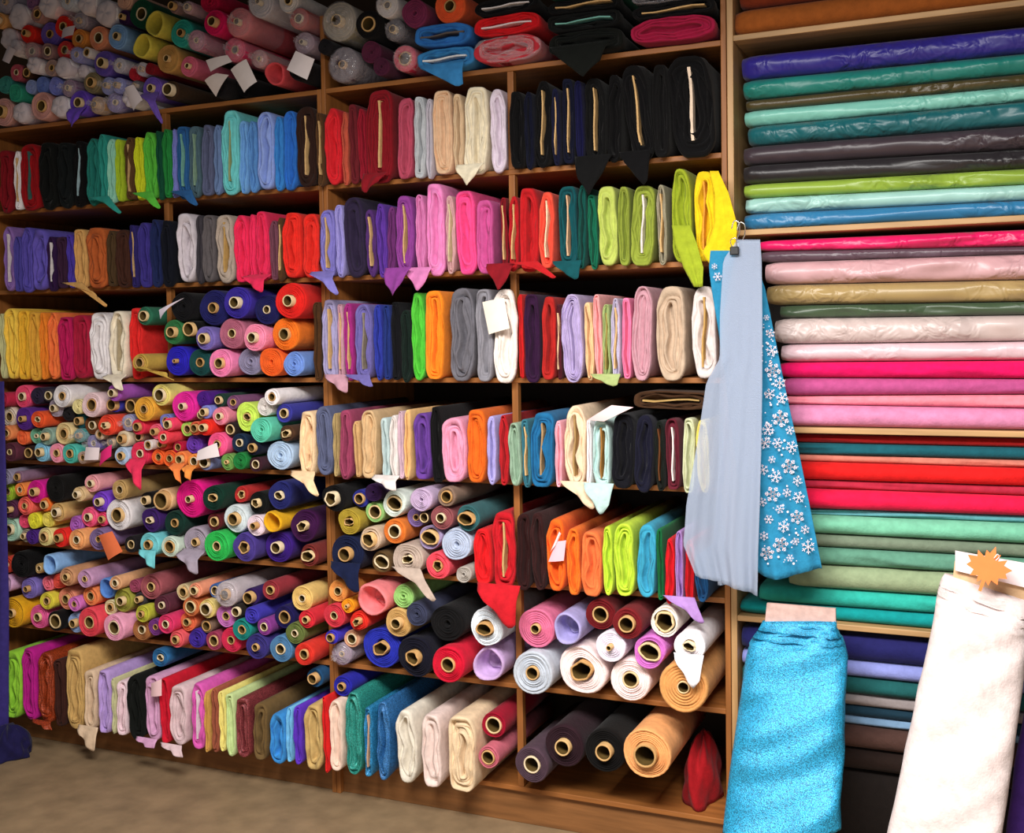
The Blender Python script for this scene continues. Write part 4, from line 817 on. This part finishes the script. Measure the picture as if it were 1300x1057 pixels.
paper('white paper square on the coral bolt wrap, top left shelf', pc('U2', (360, 450), (520, 410), (560, 462), (400, 535)), -.09, 'dccfcc')
paper('white paper below another one, top left shelf, leftmost of three', pc('U2', (350, 600), (440, 545), (535, 560), (440, 722)), -.09, 'd8c8c0')
paper('white tilted paper between black rolls, top left shelf', pc('U2', (545, 520), (660, 440), (745, 610), (650, 690)), -.09, 'dcd0cc')
paper('white square tag on the black roll, right end of top left shelf', pc('U2', (1030, 378), (1170, 440), (1118, 596), (968, 520)), -.09, 'e8dcdc')
paper('small white slip tilted at far left of top shelf', pc('U1', (62, 335), (118, 372), (72, 475), (22, 450)), -.09, 'c8bcc2')
paper('small white slip under the red roll, top left shelf', pc('U1', (470, 215), (560, 190), (548, 262), (462, 290)), -.09, 'd0c4cc')
paper('torn white paper on lavender roll, near end of top left heap', pc('U1', (930, 660), (995, 630), (1068, 745), (1000, 825)), -.09, 'dccfd0')
paper('cream square card pinned on the cream bolt, fourth middle shelf', pc('T7', (-30, 640), (78, 618), (108, 770), (5, 800)), -.065, 'f6ecdc')
paper('pink paper lying on the mint bolt, fifth middle shelf', pc('L4', (570, 285), (690, 212), (800, 222), (655, 292)), -.10, 'ecd0d0', 'paper_sheet')
paper('pink lined paper slip inside the burnt orange bolt', pc('L8', (372, 150), (412, 146), (404, 228), (342, 232)), -.085, 'f0c0cc')
paper('white paper corner standing above the pink slip in the orange bolt', pc('L8', (385, 108), (392, 118), (372, 165), (348, 195)), -.088, 'f4e4e4')
paper('curved white paper sheet behind the black roll, fourth left shelf', pc('T5', (790, 600), (915, 540), (850, 580), (800, 645)), -.10, 'e8dcec', 'paper_sheet')
paper('small red and white tag on the orchid bolt, bottom left shelf', pc('B1', (1068, 485), (1140, 455), (1145, 570), (1072, 575)), -.125, 'f0c8cc')
# printed lines on the pink slip
# ------------------------------------------------------------------ loose things low down
def heap(name, label, cat, px, py, Y, w, h, c, seed, zb=0, m=CLOTH, dp=.09):
    rng = random.Random(seed); X, Z = at(px, py, Y); root = empty(name, (X, Y, zb)); ny, n = 14, 44; R = []; ph = rng.uniform(0, 6)
    for j in range(ny):
        t = j/(ny-1); z = h*t; k = math.sqrt(max(0, 1-t**2.4))*.96+.04
        R.append([(w/2*k*math.cos(a)*(1+.16*math.sin(5*a+ph+t*6)+.07*math.sin(11*a-t*9)), dp*k*math.sin(a)*(1+.12*math.sin(4*a+t*6)), max(0.001, z+.016*math.sin(6*a+ph)*t+.01*math.sin(3*a+ph*2)*t)) for a in [2*math.pi*i/n for i in range(n)]])
    V, Fc = rings(R, n, True, True); mesh('crumpled_cloth', V, Fc, m, root, lin(c)); tag(root, label, cat)
heap('cloth_heap', 'crumpled dark navy cloth on the floor under the lime bolt', 'cloth', 10, 934, -.17, .17, .11, '1c1844', 3)
0 and heap('cloth_heap', 'small crumpled white cloth on the floor beside the navy cloth', 'cloth', 43, 931, -.15, .03, .07, 'd8ccc4', 4)
X, Z = at(908, 1000, -.12)
heap('satin_drape', 'crumpled red satin on the bottom shelf right of the peach roll', 'cloth', 893, 968, .16, .105, .20, '9c141c', 8, LV['H']+.001, CLOTH, .13)
